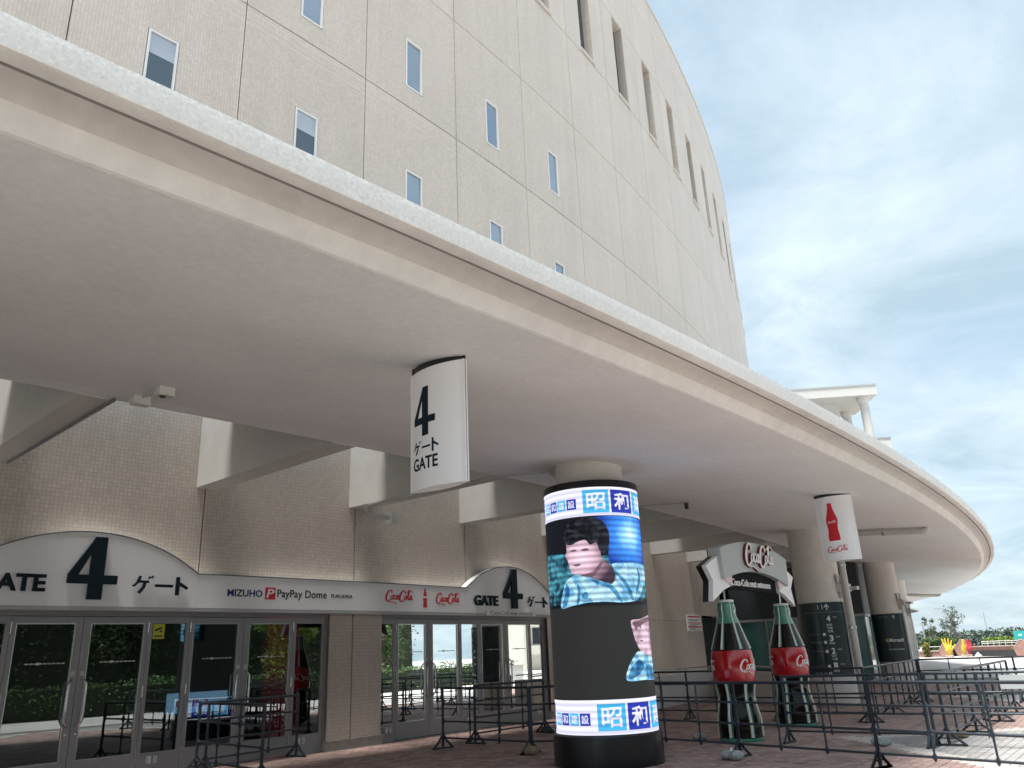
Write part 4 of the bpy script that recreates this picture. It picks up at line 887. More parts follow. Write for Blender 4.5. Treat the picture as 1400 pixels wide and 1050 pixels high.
# barriers: start, end, label
bars = [
 (Ap - A_dir * 2.25, Ap, 'iron queue barrier starting behind the lit display column, before the first bottle'),
 (Ap, Ap + A_dir * 2.25, 'iron queue barrier between the pale sandbag and the double post before the hanging bottle sign'),
 (Ap + A_dir * 2.25, Ap + A_dir * 4.5, 'iron queue barrier on the open side after the double post'),
 (kp(1.9, 7.7), kp(1.9, 9.95), 'iron queue barrier just outside the nearer giant bottle with a sandbag on its foot'),
 (kp(1.93, 10.0), kp(1.95, 12.25), 'iron queue barrier at the canopy edge holding the small clear notice'),
 (kp(3.12, 1.5), kp(3.08, 3.75), 'iron queue barrier nearest the low white ramp wall'),
 (kp(3.08, 3.75), kp(3.02, 6.0), 'iron queue barrier passing behind the two giant bottles'),
 (kp(3.02, 6.0), kp(2.96, 8.0), 'iron queue barrier ending below the floor directory sign'),
 (kp(2.96, 8.02), kp(3.55, 8.0), 'iron queue barrier below the downpipe, curving along the canopy'),
 (kp(3.55, 8.0), kp(4.13, 8.0), 'iron queue barrier in front of the column with the logo sign'),
 (kp(4.13, 8.0), kp(4.62, 8.0), 'iron queue barrier ending at the bare column'),
 (kp(1.97, 10.15), kp(2.53, 10.2), 'iron queue barrier standing on the grey paving wedge'),
 (kp(2.53, 10.2), kp(3.1, 10.3), 'iron queue barrier following the canopy edge past the wedge'),
 (kp(3.1, 10.3), kp(3.66, 10.4), 'iron queue barrier farthest along the canopy edge'),
 (kp(4.62, 8.05), kp(4.55, 10.3), 'iron queue barrier closing the far end of the lanes'),
 (kp(4.55, 10.3), kp(4.5, 12.5), 'iron queue barrier beyond the lanes towards the yellow hand'),
 (Vector((-1.60, 16.45, 0)), Vector((.05, 15.02, 0)), 'iron queue barrier with the brown sandbag before the second doors'),
 (Vector((.08, 15.03, 0)), Vector((2.02, 14.98, 0)), 'iron queue barrier passing right behind the lit display column'),
 (Vector((-1.02, 17.05, 0)), Vector((.40, 18.80, 0)), 'iron queue barrier close to the second doors with a block on its foot'),
 (Vector((-5.45, 14.25, 0)), Vector((-3.88, 12.66, 0)), 'iron queue barrier projecting out from the first doors'),
 (Vector((-5.36, 14.42, 0)), Vector((-4.30, 16.10, 0)), 'iron queue barrier running alongside the first doors to the pier'),
]
for i, (a, b, lab) in enumerate(bars):
    o = proto if i == 0 else copy_tree(proto)
    o.location = a; d = b - a; o.rotation_euler = (0, 0, atan2(d.y, d.x)); o.scale = (d.length / LB_, 1, 1)
    tag(o, lab, 'barrier', GB)
def sandbag(x, y, label, m, s=1., rz=0.):
    s *= .78
    random.seed(int(x * 100)); t = thing('sandbag', label, 'sandbag', (x, y, 0), 'sandbags weighing down barrier feet')
    def lump(cx, cy, cz, rx, ry, rz_, name):
        q = MB(); prof = [(.05, -1), (.62, -.92), (.95, -.45), (1, .0), (.82, .55), (.45, .88), (.05, 1)]
        ph = random.random() * 6
        q.lathe(prof, (0, 0, 0), 18, lambda a, z: 1 + .10 * sin(3 * a + ph + z * 2) + .06 * sin(7 * a + ph))
        cs, sn_ = cos(rz), sin(rz); q.v = [Vector((x + (cx + v.x * rx) * cs - (cy + v.y * ry) * sn_, y + (cx + v.x * rx) * sn_ + (cy + v.y * ry) * cs, cz + v.z * rz_)) for v in q.v]
        return q.build(name, m, t, smooth=60)
    lump(0, -.10 * s, .085 * s, .17 * s, .12 * s, .085 * s, 'bag'); lump(.02, .12 * s, .085 * s, .16 * s, .12 * s, .085 * s, 'bag')
    q = MB(); q.tube([Vector((x - .03, y - .05, .15 * s)), Vector((x, y, .20 * s)), Vector((x + .04, y + .06, .15 * s))], .012, 6); q.build('tie', M_script if m is M_sack else M_sackb, t)
sandbag(3.06, 13.10, 'pale grey sandbag on the barrier foot before the first bottle', M_sack, 1.05, .7)
sandbag(kp(1.9, 9.2).x, kp(1.9, 9.2).y, 'pale grey sandbag near the pale paving stripe', M_sack, .95, .3)
sandbag(3.20, 16.05, 'pale grey sandbag left of the first bottle base', M_sack, .8, 1.)
sandbag(.03, 14.90, 'brown rope-tied sandbag before the second doors', M_sackb, 1.1, .4)
sandbag(.42, 18.80, 'dark weight block under the barrier by the second doors', mat('dark_sack', (.06, .075, .08), .7), .9, .2)
sandbag(kp(2.30, 10.05).x, kp(2.30, 10.05).y, 'tan sandbag behind feet on the grey paving wedge', M_sackb, .9, .2)
# small clear notice on a barrier
nb = kp(1.945, 11.35); nd = (kp(1.95, 12.25) - kp(1.93, 10.0)).normalized()
t = thing('barrier_notice', 'small pale notice board hung on the canopy edge barrier', 'notice', nb)
q = MB(); q.box(nb + Vector((0, 0, .93)) + Vector((-nd.y, nd.x, 0)) * -.03, nd * .30, Vector((-nd.y, nd.x, 0)) * .006, Vector((0, 0, .10))); q.build('board', mat('notice_white', (.46, .50, .50), .4), t)
q = MB(); q.box(nb + Vector((0, 0, .93)) + Vector((-nd.y, nd.x, 0)) * -.037, nd * .23, Vector((-nd.y, nd.x, 0)) * .001, Vector((0, 0, .012))); q.build('print', mat('notice_print', (.50, .52, .42), .5), t)

# ------------------------------------------------------------------ low ramp wall with handrail, wall notice, glass vestibule
rw = thing('ramp_wall', 'low white ramp wall with steel handrail behind the bottles', 'wall', P(17, 1.4, 0))
q = MB(); q.curv(11.5, 19.5, 1.15, 1.35, 0, .88, 6); q.hexa([P(19.5, 1.15, 0), P(19.5, 1.35, 0), P(15.5, 5.2, 0), P(15.3, 5.0, 0), P(19.5, 1.15, .88), P(19.5, 1.35, .88), P(15.5, 5.2, .80), P(15.3, 5.0, .80)]); q.build('wall', mat('white_ramp', (.66, .66, .64), .6, var=.05), rw)
q = MB(); q.tube([P(11.6 + i * .79, 1.40, 1.02) for i in range(11)] + [P(15.4, 5.05, .96)], .022, 8); q.build('handrail', M_steel, rw, smooth=50)
for s in (12, 14, 16, 18, 19.3): q = MB(); q.tube([P(s, 1.36, .80), P(s, 1.43, .9), P(s, 1.42, 1.02)], .012, 6); q.build('rail_bracket', M_steel, rw)
wnn = thing('wall_notice', 'white wall notice with red headings on the tiled wall', 'notice', P(20.9, .01, 2.2))
q = MB(); q.curv(20.12, 21.68, .002, .02, 2.22, 2.80, 2); q.build('board', M_white, wnn)
q = MB()
for z, h in ((2.72, .05), (2.50, .03), (2.345, .05)): q.curv(20.2, 21.6, .02, .022, z, z + h, 2)
q.build('red_print', M_red, wnn)
q = MB()
for z, a, b in ((2.63, 20.3, 21.5), (2.58, 20.3, 21.3), (2.45, 20.3, 21.5), (2.40, 20.3, 21.2), (2.29, 20.3, 21.0), (2.255, 20.3, 21.5)): q.curv(a, b, .02, .0218, z, z + .025, 2)
q.build('small_print', GR2, wnn)
ves = thing('glass_vestibule', 'dark entrance block with teal glass behind the sign columns', 'entrance', P(36, 3, 0))
VR = 5.30
q = MB(); q.curv(26.1, 46, VR - .03, VR, .10, 2.55, 12); q.curv(26.0, 26.03, .1, VR, .10, 2.55, 1); q.build('glazing', M_teal, ves)
for i in range(11): q = MB(); q.curv(26 + i * 2.0, 26.07 + i * 2.0, VR - .06, VR + .04, 0, 2.558, 1); q.build('mullion', M_frame, ves)
for r in (.1, 1.4, 2.7, 4.0): q = MB(); q.curv(25.95, 26.07, r, r + .07, 0, 2.558, 1); q.build('mullion', M_frame, ves)
q = MB(); q.curv(25.95, 46.1, VR - .07, VR + .05, 2.56, 2.66, 12); q.curv(25.94, 26.08, .05, VR - .07, 2.56, 2.66, 1); q.curv(25.95, 46.1, VR - .07, VR + .05, 0, .10, 12); q.curv(25.94, 26.08, .05, VR - .07, 0, .10, 1); q.build('mullion', M_frame, ves)
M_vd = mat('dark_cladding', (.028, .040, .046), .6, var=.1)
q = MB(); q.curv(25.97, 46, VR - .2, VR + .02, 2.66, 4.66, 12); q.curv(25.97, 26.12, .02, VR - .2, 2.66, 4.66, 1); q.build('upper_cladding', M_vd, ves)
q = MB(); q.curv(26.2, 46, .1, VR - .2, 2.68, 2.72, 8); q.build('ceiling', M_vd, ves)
q = MB(); q.curv(26.3, 45, .2, .3, .0, 2.6, 8); q.curv(33, 33.1, .3, VR - .4, 0, 2.6, 1); q.build('inner_wall', mat('teal_wall', (.16, .38, .36), .6), ves)
q = MB(); q.curv(45.95, 46.1, .02, VR, 0, 4.66, 1); q.build('end_wall', M_vd, ves)

# ------------------------------------------------------------------ fixtures on the soffit
def soff(s, r, d=0): return P(s, r, soffit_z(r) - d)
def pipe_run(s, ra, rb, label, name='drain_pipe'):
    t = thing(name, label, 'pipe', soff(s, ra, .1)); pts = [soff(s, ra, .10), soff(s, (ra + rb) / 2, .10), soff(s, rb - .16, .10), soff(s, rb - .06, .085), soff(s, rb, .04), soff(s, rb + .01, -.04)]
    q = MB(); q.tube(pts, .082, 12); q.build('pipe', M_pipe, t, smooth=50)
    q = MB(); m_ = soff(s, ra + (rb - ra) * .55, .10); q.tube([m_ - radial(s) * .02, m_ + radial(s) * .02], .094, 12); q.build('pipe_collar', M_steel, t, smooth=40)
    return t
pipe_run(4.2 * PAN, 6.75, 9.12, 'pale drain pipe along the soffit beside the floor directory column')
pipe_run(14.0 * PAN, 6.75, 9.8, 'pale drain pipe on the soffit near the far canopy end')
t = thing('security_camera', 'small pale camera on a conduit arm under the soffit by the wall', 'camera', P(-.9 * PAN, 4.4, 4.7))
c = P(-.9 * PAN, 4.62, 4.76); e = P(-.9 * PAN, 5.3, soffit_z(5.3)); rd = radial(-.9 * PAN); tg = tang(-.9 * PAN)
q = MB(); q.tube([c + Vector((0, 0, -.02)), e + Vector((0, 0, -.03))], .012, 6); q.build('conduit', M_pipe, t)
q = MB(); q.box(c + Vector((0, 0, -.06)), rd * .06, tg * .10, Vector((0, 0, .05))); q.build('junction_box', mat('pale_box', (.6, .6, .56), .5), t)
q = MB(); q.box(e + Vector((0, 0, -.06)), rd * .07, tg * .09, Vector((0, 0, .05))); hd = q.build('camera_head', mat('pale_box', (.6, .6, .56), .5), t)
q = MB(); q.tube([e + Vector((0, 0, -.10)) - tg * .02, e + Vector((0, 0, -.125)) - tg * .02], .035, 12); q.build('lens', M_black, hd)
t = thing('conduit_box', 'pale box on looped conduit hung from the beam above the pier', 'conduit', P(3.5, .4, 4.6))
q = MB(); q.tube([P(3.3, 3.6, 4.76), P(3.3, 1.2, 4.765), P(3.32, .70, 4.75), P(3.36, .50, 4.66), P(3.5, .42, 4.585), P(3.8, .40, 4.575), P(4.1, .40, 4.575)], .024, 8); q.tube([P(3.36, 1.2, 4.77), P(3.38, .78, 4.75), P(3.44, .58, 4.69), P(3.6, .46, 4.625), P(4.1, .44, 4.615)], .016, 8); q.build('conduit', mat('conduit_metal', (.5, .5, .5), .35, .6), t, smooth=50)
q = MB(); q.box(P(4.26, .36, 4.60), tang(4.26) * .12, radial(4.26) * .12, Vector((0, 0, .13))); q.build('box', mat('pale_box', (.6, .6, .56), .5), t)
t = thing('sprinkler_pipe', 'thin pipe with a small spotlight on the soffit behind the display', 'pipe', P(2.27 * PAN, 5, 4.6))
q = MB(); q.tube([P(2.27 * PAN, 4.3, 4.72), P(2.27 * PAN, 5.0, soffit_z(5.0) - .05), P(2.27 * PAN, 5.6, soffit_z(5.6) - .05)], .016, 6); q.build('pipe', M_pipe, t)
hp = P(2.27 * PAN, 5.62, soffit_z(5.62) - .05); q = MB(); q.lathe([(.02, -.14), (.045, -.12), (.045, -.05), (.05, -.04), (.05, .0)], hp, 12); q.build('spotlight', M_black, t, smooth=40)
t = thing('soffit_conduit', 'thin conduit running from the display column across the soffit', 'conduit', soff(1.02 * PAN, 5.5))
q = MB(); q.tube([P(.98 * PAN, .9, 4.775), P(.98 * PAN, 4.0, 4.775), P(.98 * PAN, 4.6, 4.73), P(1.0 * PAN, 5.3, soffit_z(5.3) - .03), c_led + Vector((-.5, .3, 4.50))], .016, 6); q.build('conduit', M_pipe, t)
t = thing('beam_conduit', 'thin dark conduit fixed along the beam beside the camera', 'conduit', P(-1 * PAN, 2, 4.76))
q = MB(); q.tube([P(-1 * PAN + .18, .15, 4.768), P(-1 * PAN + .18, 4.3, 4.768)], .02, 6); q.build('conduit', mat('dark_conduit', (.16, .17, .18), .5), t)

# ------------------------------------------------------------------ pavilion on the upper deck
D0 = 30.0
def azp(a, d): return Vector((sin(a) * d, cos(a) * d, 0))
pc = azp(.448, 30.0); pv = thing('deck_pavilion', 'flat-roofed white pavilion with round posts above the canopy', 'pavilion', (pc.x, pc.y, 4.8))
ax = azp(.365, 29.2) - pc; ax = ax.normalized(); ay = Vector((-ax.y, ax.x, 0))
if ay.y < 0: ay = -ay
M_pav = mat('pavilion_paint', (.70, .69, .66), .6, var=.04)
c = pc + ax * 3.0 + ay * 1.3
q = MB(); q.box(c + Vector((0, 0, 10.08)), ax * 3.0, ay * 1.3, Vector((0, 0, .17))); q.build('roof_slab', M_pav, pv)
q = MB(); q.box(c + Vector((0, 0, 10.28)), ax * 3.02, ay * 1.32, Vector((0, 0, .03))); q.build('roof_edge', mat('roof_flashing', (.45, .47, .48), .5), pv)
for du, dv in ((.40, .35), (.45, 2.2)):
    p = pc + ax * du + ay * dv; q = MB(); q.lathe([(.155, 4.9), (.155, 9.7), (.22, 9.78), (.22, 9.91)], (p.x, p.y, 0), 20); q.build('post', M_pav, pv, smooth=35)
q = MB(); q.box(pc + ax * 4.0 + ay * .9 + Vector((0, 0, 7.4)), ax * 2.7, ay * .08, Vector((0, 0, 2.51))); q.build('wall', M_pav, pv)
q = MB(); q.box(pc + ax * 1.2 + ay * 1.6 + Vector((0, 0, 9.5)), ax * .08, ay * .7, Vector((0, 0, .41))); q.build('beam', M_pav, pv)
lp = azp(.449, 30.6); q = MB(); q.box(lp + ax * .6 + Vector((0, 0, 6.6)), ax * .6, ay * .3, Vector((0, 0, 1.72))); q.build('parapet', M_pav, pv)
q = MB(); q.box(lp + ax * .6 + Vector((0, 0, 8.36)), ax * .62, ay * .32, Vector((0, 0, .03))); q.build('coping', mat('roof_flashing', (0, 0, 0)), pv)

# ------------------------------------------------------------------ vegetation
LEAF = {'dark': leaf_mat('leaf_dark', (.045, .075, .03)), 'mid': leaf_mat('leaf_mid', (.07, .13, .035)), 'light': leaf_mat('leaf_light', (.16, .24, .04)), 'blue': leaf_mat('leaf_blue', (.075, .11, .085)), 'yell': leaf_mat('leaf_yellow', (.20, .19, .03))}
M_bark = mat('bark', (.12, .09, .07), .9, var=.3, vscale=15)
def leafq(mb, p, s):
    a = Vector((random.gauss(0, 1), random.gauss(0, 1), random.gauss(0, .7))).normalized(); b = a.cross(Vector((random.gauss(0, 1), random.gauss(0, 1), random.gauss(0, 1)))).normalized()
    mb.add([p - a * s, p - b * s * .5, p + a * s, p + b * s * .5], [(0, 1, 2, 3)])
def tree(name, label, x, y, h, rad, leaves, lm, z0=0., trunk=.12, clumps=16, cs=.5, leaf=.16, group=None, crown0=.38):
    t = thing(name, label, 'tree', (x, y, z0), group); b = Vector((x, y, z0))
    lean = Vector((random.uniform(-.06, .06) * h, random.uniform(-.06, .06) * h, 0)); topc = b + lean + Vector((0, 0, h * .62))
    q = MB(); q.tube([b, b + lean * .4 + Vector((0, 0, h * .3)), topc, b + lean * 1.2 + Vector((0, 0, h * .9))], [trunk, trunk * .8, trunk * .5, trunk * .15], 8); q.build('trunk', M_bark, t, smooth=60)
    cl = []; limbs = MB()
    for i in range(clumps):
        a = random.random() * 2 * pi; rr = rad * sqrt(random.random()) * .85; zz = h * random.uniform(crown0 + .08, .92); k = 1 - abs((zz / h - .62) / .5) ** 2 * .6
        c = b + lean + Vector((cos(a) * rr * k, sin(a) * rr * k, zz)); cl.append((c, rad * cs * random.uniform(.6, 1.1)))
        st = b + lean * .6 + Vector((0, 0, zz * .62)); limbs.tube([st, (st + c) / 2 + Vector((0, 0, .06 * h * random.random())), c], [trunk * .35, trunk * .22, trunk * .06], 5)
    limbs.build('limbs', M_bark, t, smooth=60)
    q = MB()
    for i in range(leaves):
        c, r = random.choice(cl); v = Vector((random.gauss(0, 1), random.gauss(0, 1), random.gauss(0, .8))); v = v.normalized() * r * random.random() ** .45
        leafq(q, c + v, leaf * random.uniform(.6, 1.3))
    q.build('crown', LEAF[lm], t); return t
def bush_row(name, label, p0, p1, depth, h, n, leaf, lm, z0=0., cat='hedge', parent=None):
    """clipped hedge: leaves through a box with an uneven top"""
    t = thing(name, label, cat, (p0.x, p0.y, z0)); d = p1 - p0; nn = Vector((-d.y, d.x, 0)).normalized(); q = MB()
    for i in range(n):
        u = random.random(); top = h * (.86 + .14 * sin(u * 31) * sin(u * 87 + 1)); v = random.random() ** .6
        leafq(q, p0 + d * u + nn * random.uniform(-depth / 2, depth / 2) + Vector((0, 0, z0 + top * v)), leaf * random.uniform(.6, 1.3))
    q.build('foliage', LEAF[lm], t)
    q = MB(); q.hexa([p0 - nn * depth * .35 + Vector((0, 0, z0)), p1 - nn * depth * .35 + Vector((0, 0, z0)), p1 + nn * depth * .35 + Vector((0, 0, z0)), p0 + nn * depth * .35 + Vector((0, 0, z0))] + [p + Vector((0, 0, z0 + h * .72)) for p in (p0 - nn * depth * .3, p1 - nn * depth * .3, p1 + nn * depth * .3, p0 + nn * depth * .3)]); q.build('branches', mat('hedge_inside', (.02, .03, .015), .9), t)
    return t

# ------------------------------------------------------------------ far edge of the plaza
random.seed(21)
M_rbr = mat('planter_brick', (.34, .20, .17), .8, var=.18, vscale=3)
M_rcap = mat('planter_cap', (.45, .38, .35), .7, var=.08)
def az_at(x): # bearing of a picture column on the far edge
    return {1265: .4507, 1300: .4764, 1330: .4915, 1400: .5385}.get(x)
W0, W1 = azp(.4900, 83), azp(.5335, 79)
t = thing('planter_wall', 'long low brick planter wall with dark base below the hedge', 'wall', W0)
d = (W1 - W0).normalized(); nn = Vector((-d.y, d.x, 0))
q = MB(); q.box((W0 + W1) / 2 + Vector((0, 0, .23)), (W1 - W0) / 2, nn * .2, Vector((0, 0, .23))); q.build('dark_base', mat('dark_granite', (.03, .035, .04), .5), t)
q = MB(); q.box((W0 + W1) / 2 + nn * .3 + Vector((0, 0, .60)), (W1 - W0) / 2, nn * .35, Vector((0, 0, .14))); q.build('brick_course', M_rbr, t)
q = MB(); q.box((W0 + W1) / 2 + nn * .28 + Vector((0, 0, .78)), (W1 - W0) / 2, nn * .4, Vector((0, 0, .035))); q.build('capping', M_rcap, t)
t = thing('guard_rail', 'thin pale guard rail in front of the hedge', 'railing', W0 + nn * 1)
for z in (1.0, 1.16): q = MB(); q.tube([W0 + nn * 1 + Vector((0, 0, z)), W1 + nn * 1 + Vector((0, 0, z))], .03, 6); q.build('rail', M_lamp, t)
for i in range(9): q = MB(); p = W0.lerp(W1, i / 8) + nn * 1; q.tube([p + Vector((0, 0, .7)), p + Vector((0, 0, 1.18))], .03, 6); q.build('post', M_lamp, t)
bush_row('clipped_hedge', 'bright clipped hedge behind the low planter wall', W0 + nn * 2 - d * .3, W1 + nn * 2 + d * 2, 1.5, 1.62, 5200, .10, 'light')
bush_row('clipped_hedge', 'dark hedge low behind the pale guard rail', W0 + nn * 1.4, W1 + nn * 1.4 + d * 2, .5, 1.12, 2200, .09, 'dark')
F0, F1 = azp(.430, 150), azp(.60, 150)
q = MB(); random.seed(5)
for i in range(9000):
    u = random.random(); hh = 2.2 + 1.0 * sin(u * 60) * sin(u * 23 + 1) + .5 * sin(u * 160); leafq(q, F0.lerp(F1, u) + Vector((random.uniform(-2, 2), random.uniform(-2, 2), random.random() ** .7 * max(.8, hh * .62 + .6))), .3 * random.uniform(.6, 1.3))
tag(q.build('distant_trees', LEAF['blue']), 'distant dark band of seaside trees behind the hedge', 'trees', kind='stuff')
W2, W3 = azp(.436, 86), azp(.4700, 85)
t = thing('planter_wall', 'short low brick wall with pale cap left of the yellow hand', 'wall', W2)
d2 = (W3 - W2).normalized(); n2 = Vector((-d2.y, d2.x, 0))
q = MB(); q.box((W2 + W3) / 2 + Vector((0, 0, .22)), (W3 - W2) / 2, n2 * .2, Vector((0, 0, .22))); q.build('brick_course', M_rbr, t)
q = MB(); q.box((W2 + W3) / 2 + Vector((0, 0, .50)), (W3 - W2) / 2, n2 * .25, Vector((0, 0, .06))); q.build('capping', M_rcap, t)
q = MB(); q.tube([W2 + n2 + Vector((0, 0, .86)), W3 + n2 + Vector((0, 0, .86))], .03, 6); q.build('rail', M_lamp, t)
bush_row('clipped_hedge', 'mid green hedge left of the yellow hand', W2 + n2 * 2, W3 + n2 * 2, 1.5, 1.75, 3000, .11, 'mid')
bush_row('shrub', 'dark round shrub below the slim tree', azp(.4585, 92), azp(.4700, 92), 1.2, 2.3, 1500, .14, 'dark', cat='shrub')
bush_row('shrub', 'yellow flowering shrub at the column side', azp(.443, 85), azp(.449, 85), .8, 1.3, 500, .09, 'yell', cat='shrub')
tree('slim_tree', 'pale airy tree beside the street lamp', azp(.4762, 105).x, azp(.4762, 105).y, 5.0, 1.25, 900, 'blue', clumps=22, cs=.42, leaf=.12, trunk=.09, crown0=.3)
tree('slim_tree', 'small dark tree left of the street lamp', azp(.4555, 100).x, azp(.4555, 100).y, 4.0, .95, 500, 'dark', clumps=13, cs=.42, leaf=.11, trunk=.08, crown0=.4)
def lamp(a, dist, h, arm, label):
    p = azp(a, dist); t = thing('street_lamp', label, 'lamp', p); q = MB(); q.tube([p, p + Vector((0, 0, h))], [.09, .06], 8); q.build('pole', M_frame, t, smooth=50)
    if arm:
        tt = Vector((-cos(a), sin(a), 0)); q = MB(); q.tube([p + Vector((0, 0, h)), p + tt * arm + Vector((0, 0, h + .05))], .05, 6); q.build('arm', M_frame, t)
        q = MB(); q.box(p + tt * (arm + .2) + Vector((0, 0, h + .04)), tt * .42, Vector((tt.y, -tt.x, 0)) * .14, Vector((0, 0, .06))); q.build('lamp_head', M_frame, t)
lamp(.4705, 120, 5.15, .45, 'slender street lamp with a flat head behind the trees')
lamp(.4468, 95, 3.1, 0, 'plain dark post beside the bare column')
lamp(.5065, 160, 5.4, 0, 'thin distant mast above the hedge')
# hand sculptures
def hand(a, dist, h, m, label, rot=0., spread=1.):
    b = azp(a, dist); t = thing('hand_sculpture', label, 'sculpture', b); ux = Vector((cos(a + rot), -sin(a + rot), 0)); uy = Vector((ux.y, -ux.x, 0))
    F = lambda x, y, z: b + ux * x * h + uy * y * h + Vector((0, 0, z * h))
    me = bpy.data.meshes.new('hand_form'); vs = []; es = []; rr = []
    def ch(pts, par=None):
        last = par
        for x, z, r in pts:
            vs.append(F(x, .05 * sin(z * 5), z) - b); rr.append(r * h)
            if last is not None: es.append((last, len(vs) - 1))
            last = len(vs) - 1
        return last
    w = ch([(0, .0, .12), (0, .14, .10), (0, .28, .13), (0, .40, .16)])
    for fx, fz, r in ((-.17, .96, .048), (-.055, 1.0, .052), (.07, .99, .05), (.19, .88, .044)):
        ch([(fx * .7, .54, .07), (fx * 1.0 * spread, .70, r), (fx * 1.15 * spread, (fz + .70) / 2, r * .95), (fx * 1.3 * spread, fz - .02, r * .8)], w)
    ch([(.20, .42, .06), (.32, .55, .05), (.40, .66, .042)], 2)
    me.from_pydata(vs, es, []); o = bpy.data.objects.new('hand_form', me); COL.objects.link(o)
    sk = o.modifiers.new('skin', 'SKIN'); sd = o.modifiers.new('sub', 'SUBSURF'); sd.levels = 2; sd.render_levels = 2
    for i, sv in enumerate(me.skin_vertices[0].data): sv.radius = (rr[i], rr[i] * .8); sv.use_root = (i == 0)
    dg = bpy.context.evaluated_depsgraph_get(); nm = bpy.data.meshes.new_from_object(o.evaluated_get(dg)); nm.name = 'hand_form'; bpy.data.objects.remove(o)
    nm.materials.clear(); nm.materials.append(m); nm.polygons.foreach_set('use_smooth', [True] * len(nm.polygons)); o = bpy.data.objects.new('hand_form', nm); COL.objects.link(o); o.parent = t
    q = MB(); q.lathe([(.34, -.02), (.34, .12), (.30, .14)], b, 20); q.build('pedestal', M_rcap, t, smooth=30)
hand(.4668, 82, 1.62, mat('yellow_paint', (.60, .41, .03), .5), 'yellow open hand sculpture before the brick walls')
hand(.4815, 83, 1.45, mat('yellow_paint', (0, 0, 0)), 'yellow narrow hand sculpture next to the red one', 1.2, .6)
hand(.4868, 83.5, 1.45, mat('crimson_paint', (.40, .04, .07), .5), 'crimson hand sculpture at the brick wall end', .6, .7)
def hexwall(a0_, a1_, dist, h, label):
    p0, p1 = azp(a0_, dist), azp(a1_, dist); d = p1 - p0; l = d.length; d.normalize(); n = Vector((-d.y, d.x, 0)); t = thing('brick_wall', label, 'wall', p0)
    F = lambda u, v, w: p0 + d * u + n * w + Vector((0, 0, v))
    q = MB(); q.prism([(.12 * l, 0), (.88 * l, 0), (l, h * .45), (.6 * l, h), (.4 * l, h), (0, h * .45)], F, .5, .9); q.build('brickwork', M_rbr, t)
    q = MB(); q.prism([(0, h * .45), (.4 * l, h), (.6 * l, h), (l, h * .45), (l * 1.02, h * .47), (.61 * l, h * 1.06), (.39 * l, h * 1.06), (-.02 * l, h * .47)], F, .48, .92); q.build('capping', M_rcap, t)
hexwall(.4575, .4708, 83.5, 1.15, 'angular brick wall behind the yellow hand')
hexwall(.4725, .4905, 85, 1.35, 'angular brick wall behind the crimson hand')
hexwall(.5262, .5420, 78, 1.2, 'angular brick wall at the far planter end')
sp_ = azp(.5310, 79); t = thing('teal_board', 'small teal sign board above the far angular wall', 'sign', sp_)
tt = Vector((cos(.53), -sin(.53), 0)); q = MB(); q.box(sp_ + tt * .4 + Vector((0, 0, 1.55)), tt * .55, Vector((tt.y, -tt.x, 0)) * .04, Vector((0, 0, .35))); q.build('board', mat('teal_paint', (.02, .36, .33), .5), t)
q = MB(); q.tube([sp_ + tt * .2, sp_ + tt * .2 + Vector((0, 0, 1.3))], .04, 6); q.build('post', M_frame, t)
q = MB(); q.box(sp_ + tt * .3 + Vector((0, 0, 1.58)) + Vector((tt.y, -tt.x, 0)) * .045, tt * .12, Vector((tt.y, -tt.x, 0)) * .004, Vector((0, 0, .05))); q.build('mark', M_script, t)
for i, a in enumerate((.4935, .5205)):
    p = azp(a, 81.5); q = MB(); q.lathe([(.28, 0), (.26, .1), (.10, .22), (.05, .34)], p, 12); tag(q.build('bollard_cone', mat('pale_cone', (.6, .6, .6), .6)), ('small pale cone before the planter wall near the crimson hand', 'small pale cone before the planter wall near the teal board')[i], 'cone')

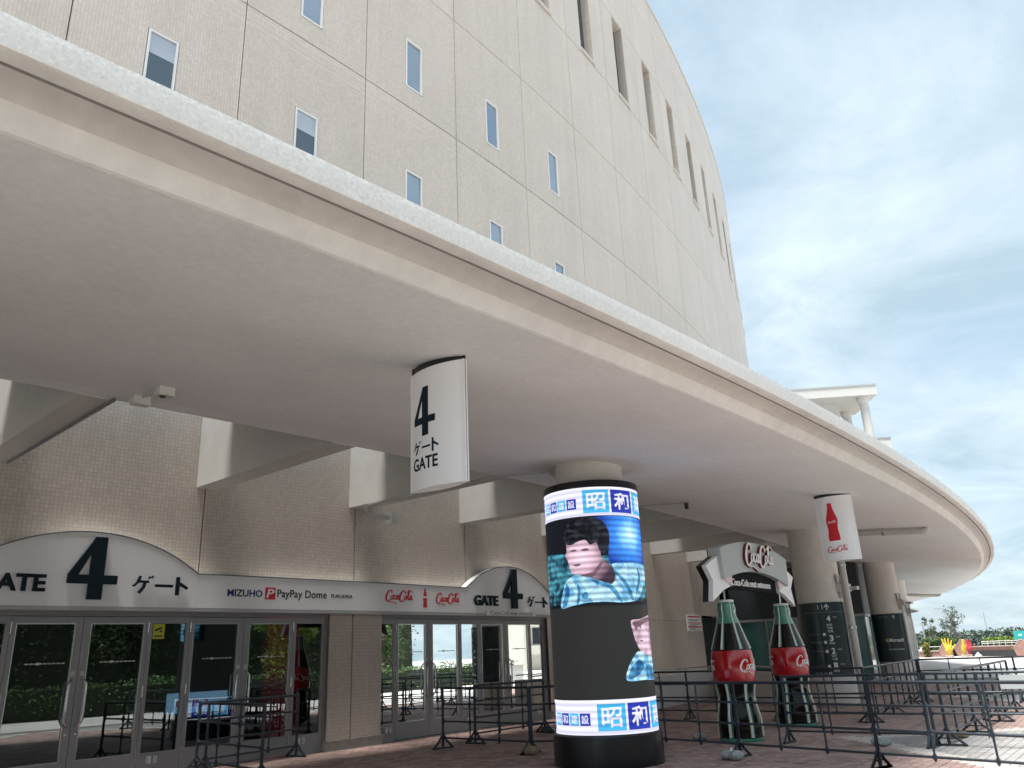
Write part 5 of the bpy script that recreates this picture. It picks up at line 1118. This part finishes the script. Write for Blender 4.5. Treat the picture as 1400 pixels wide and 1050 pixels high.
# ------------------------------------------------------------------ what stands behind the camera and shows in the glass
random.seed(3)
for i, (s, r, h) in enumerate(((-16, 27, 7.5), (-8, 30, 8.5), (1, 28, 7), (9, 31, 9), (17, 28, 7.5), (26, 33, 8))):
    p = P(s, r, 0); tree('street_tree', ('leafy street tree across the plaza at the planter end', 'tall leafy street tree facing the first gate doors', 'compact street tree facing the tiled pier', 'tallest street tree facing the second doors', 'leafy street tree facing the giant bottles', 'spreading street tree facing the directory column')[i], p.x, p.y, h, 2.6, 9000, ('mid', 'mid', 'mid', 'dark', 'light', 'mid')[i], clumps=34, cs=.42, leaf=.11, crown0=.16, trunk=.2, group='street trees across the plaza')
pw = thing('retaining_wall', 'long pale retaining wall across the plaza before the street trees', 'wall', P(4, 25, 0))
q = MB(); q.curv(-24, 34, 25, 25.3, 0, .95, 30); q.build('wall', mat('pale_wall', (.55, .56, .55), .7, var=.08), pw)
q = MB(); q.curv(-24, 34, 24.95, 25.35, .95, 1.03, 30); q.build('coping', M_rcap, pw)
bush_row('street_hedge', 'long dark hedge on the retaining wall across the plaza', P(-24, 26.4, 0), P(34, 26.6, 0), 1.6, 1.5, 20000, .075, 'mid', cat='hedge')
bush_row('tall_screen_hedge', 'tall dark evergreen screen behind the street trees', P(-45, 37, 0), P(30, 38, 0), 3.5, 7.0, 52000, .12, 'dark', cat='hedge')
ab = thing('apartment_block', 'pale apartment block with balconies across the plaza', 'building', P(64, 58, 0))
c = P(64, 60, 0); rd = radial(64); tg = tang(64); M_apt = mat('apartment_paint', (.58, .56, .50), .7)
q = MB(); q.box(c + Vector((0, 0, 13)), tg * 18, rd * 5, Vector((0, 0, 13))); q.build('wall', M_apt, ab)
for fl_ in range(8):
    q = MB(); q.box(c - rd * 5.6 + Vector((0, 0, 2.2 + fl_ * 3.1)), tg * 17, rd * .6, Vector((0, 0, .5))); q.build('balcony', M_apt, ab)
    for j in range(8): q = MB(); q.box(c - rd * 5.02 + tg * (-14.5 + j * 4.1) + Vector((0, 0, 3.8 + fl_ * 3.1)), tg * 1.1, rd * .03, Vector((0, 0, .9))); q.build('window', mat('apartment_glass', (.03, .04, .05), .1), ab)
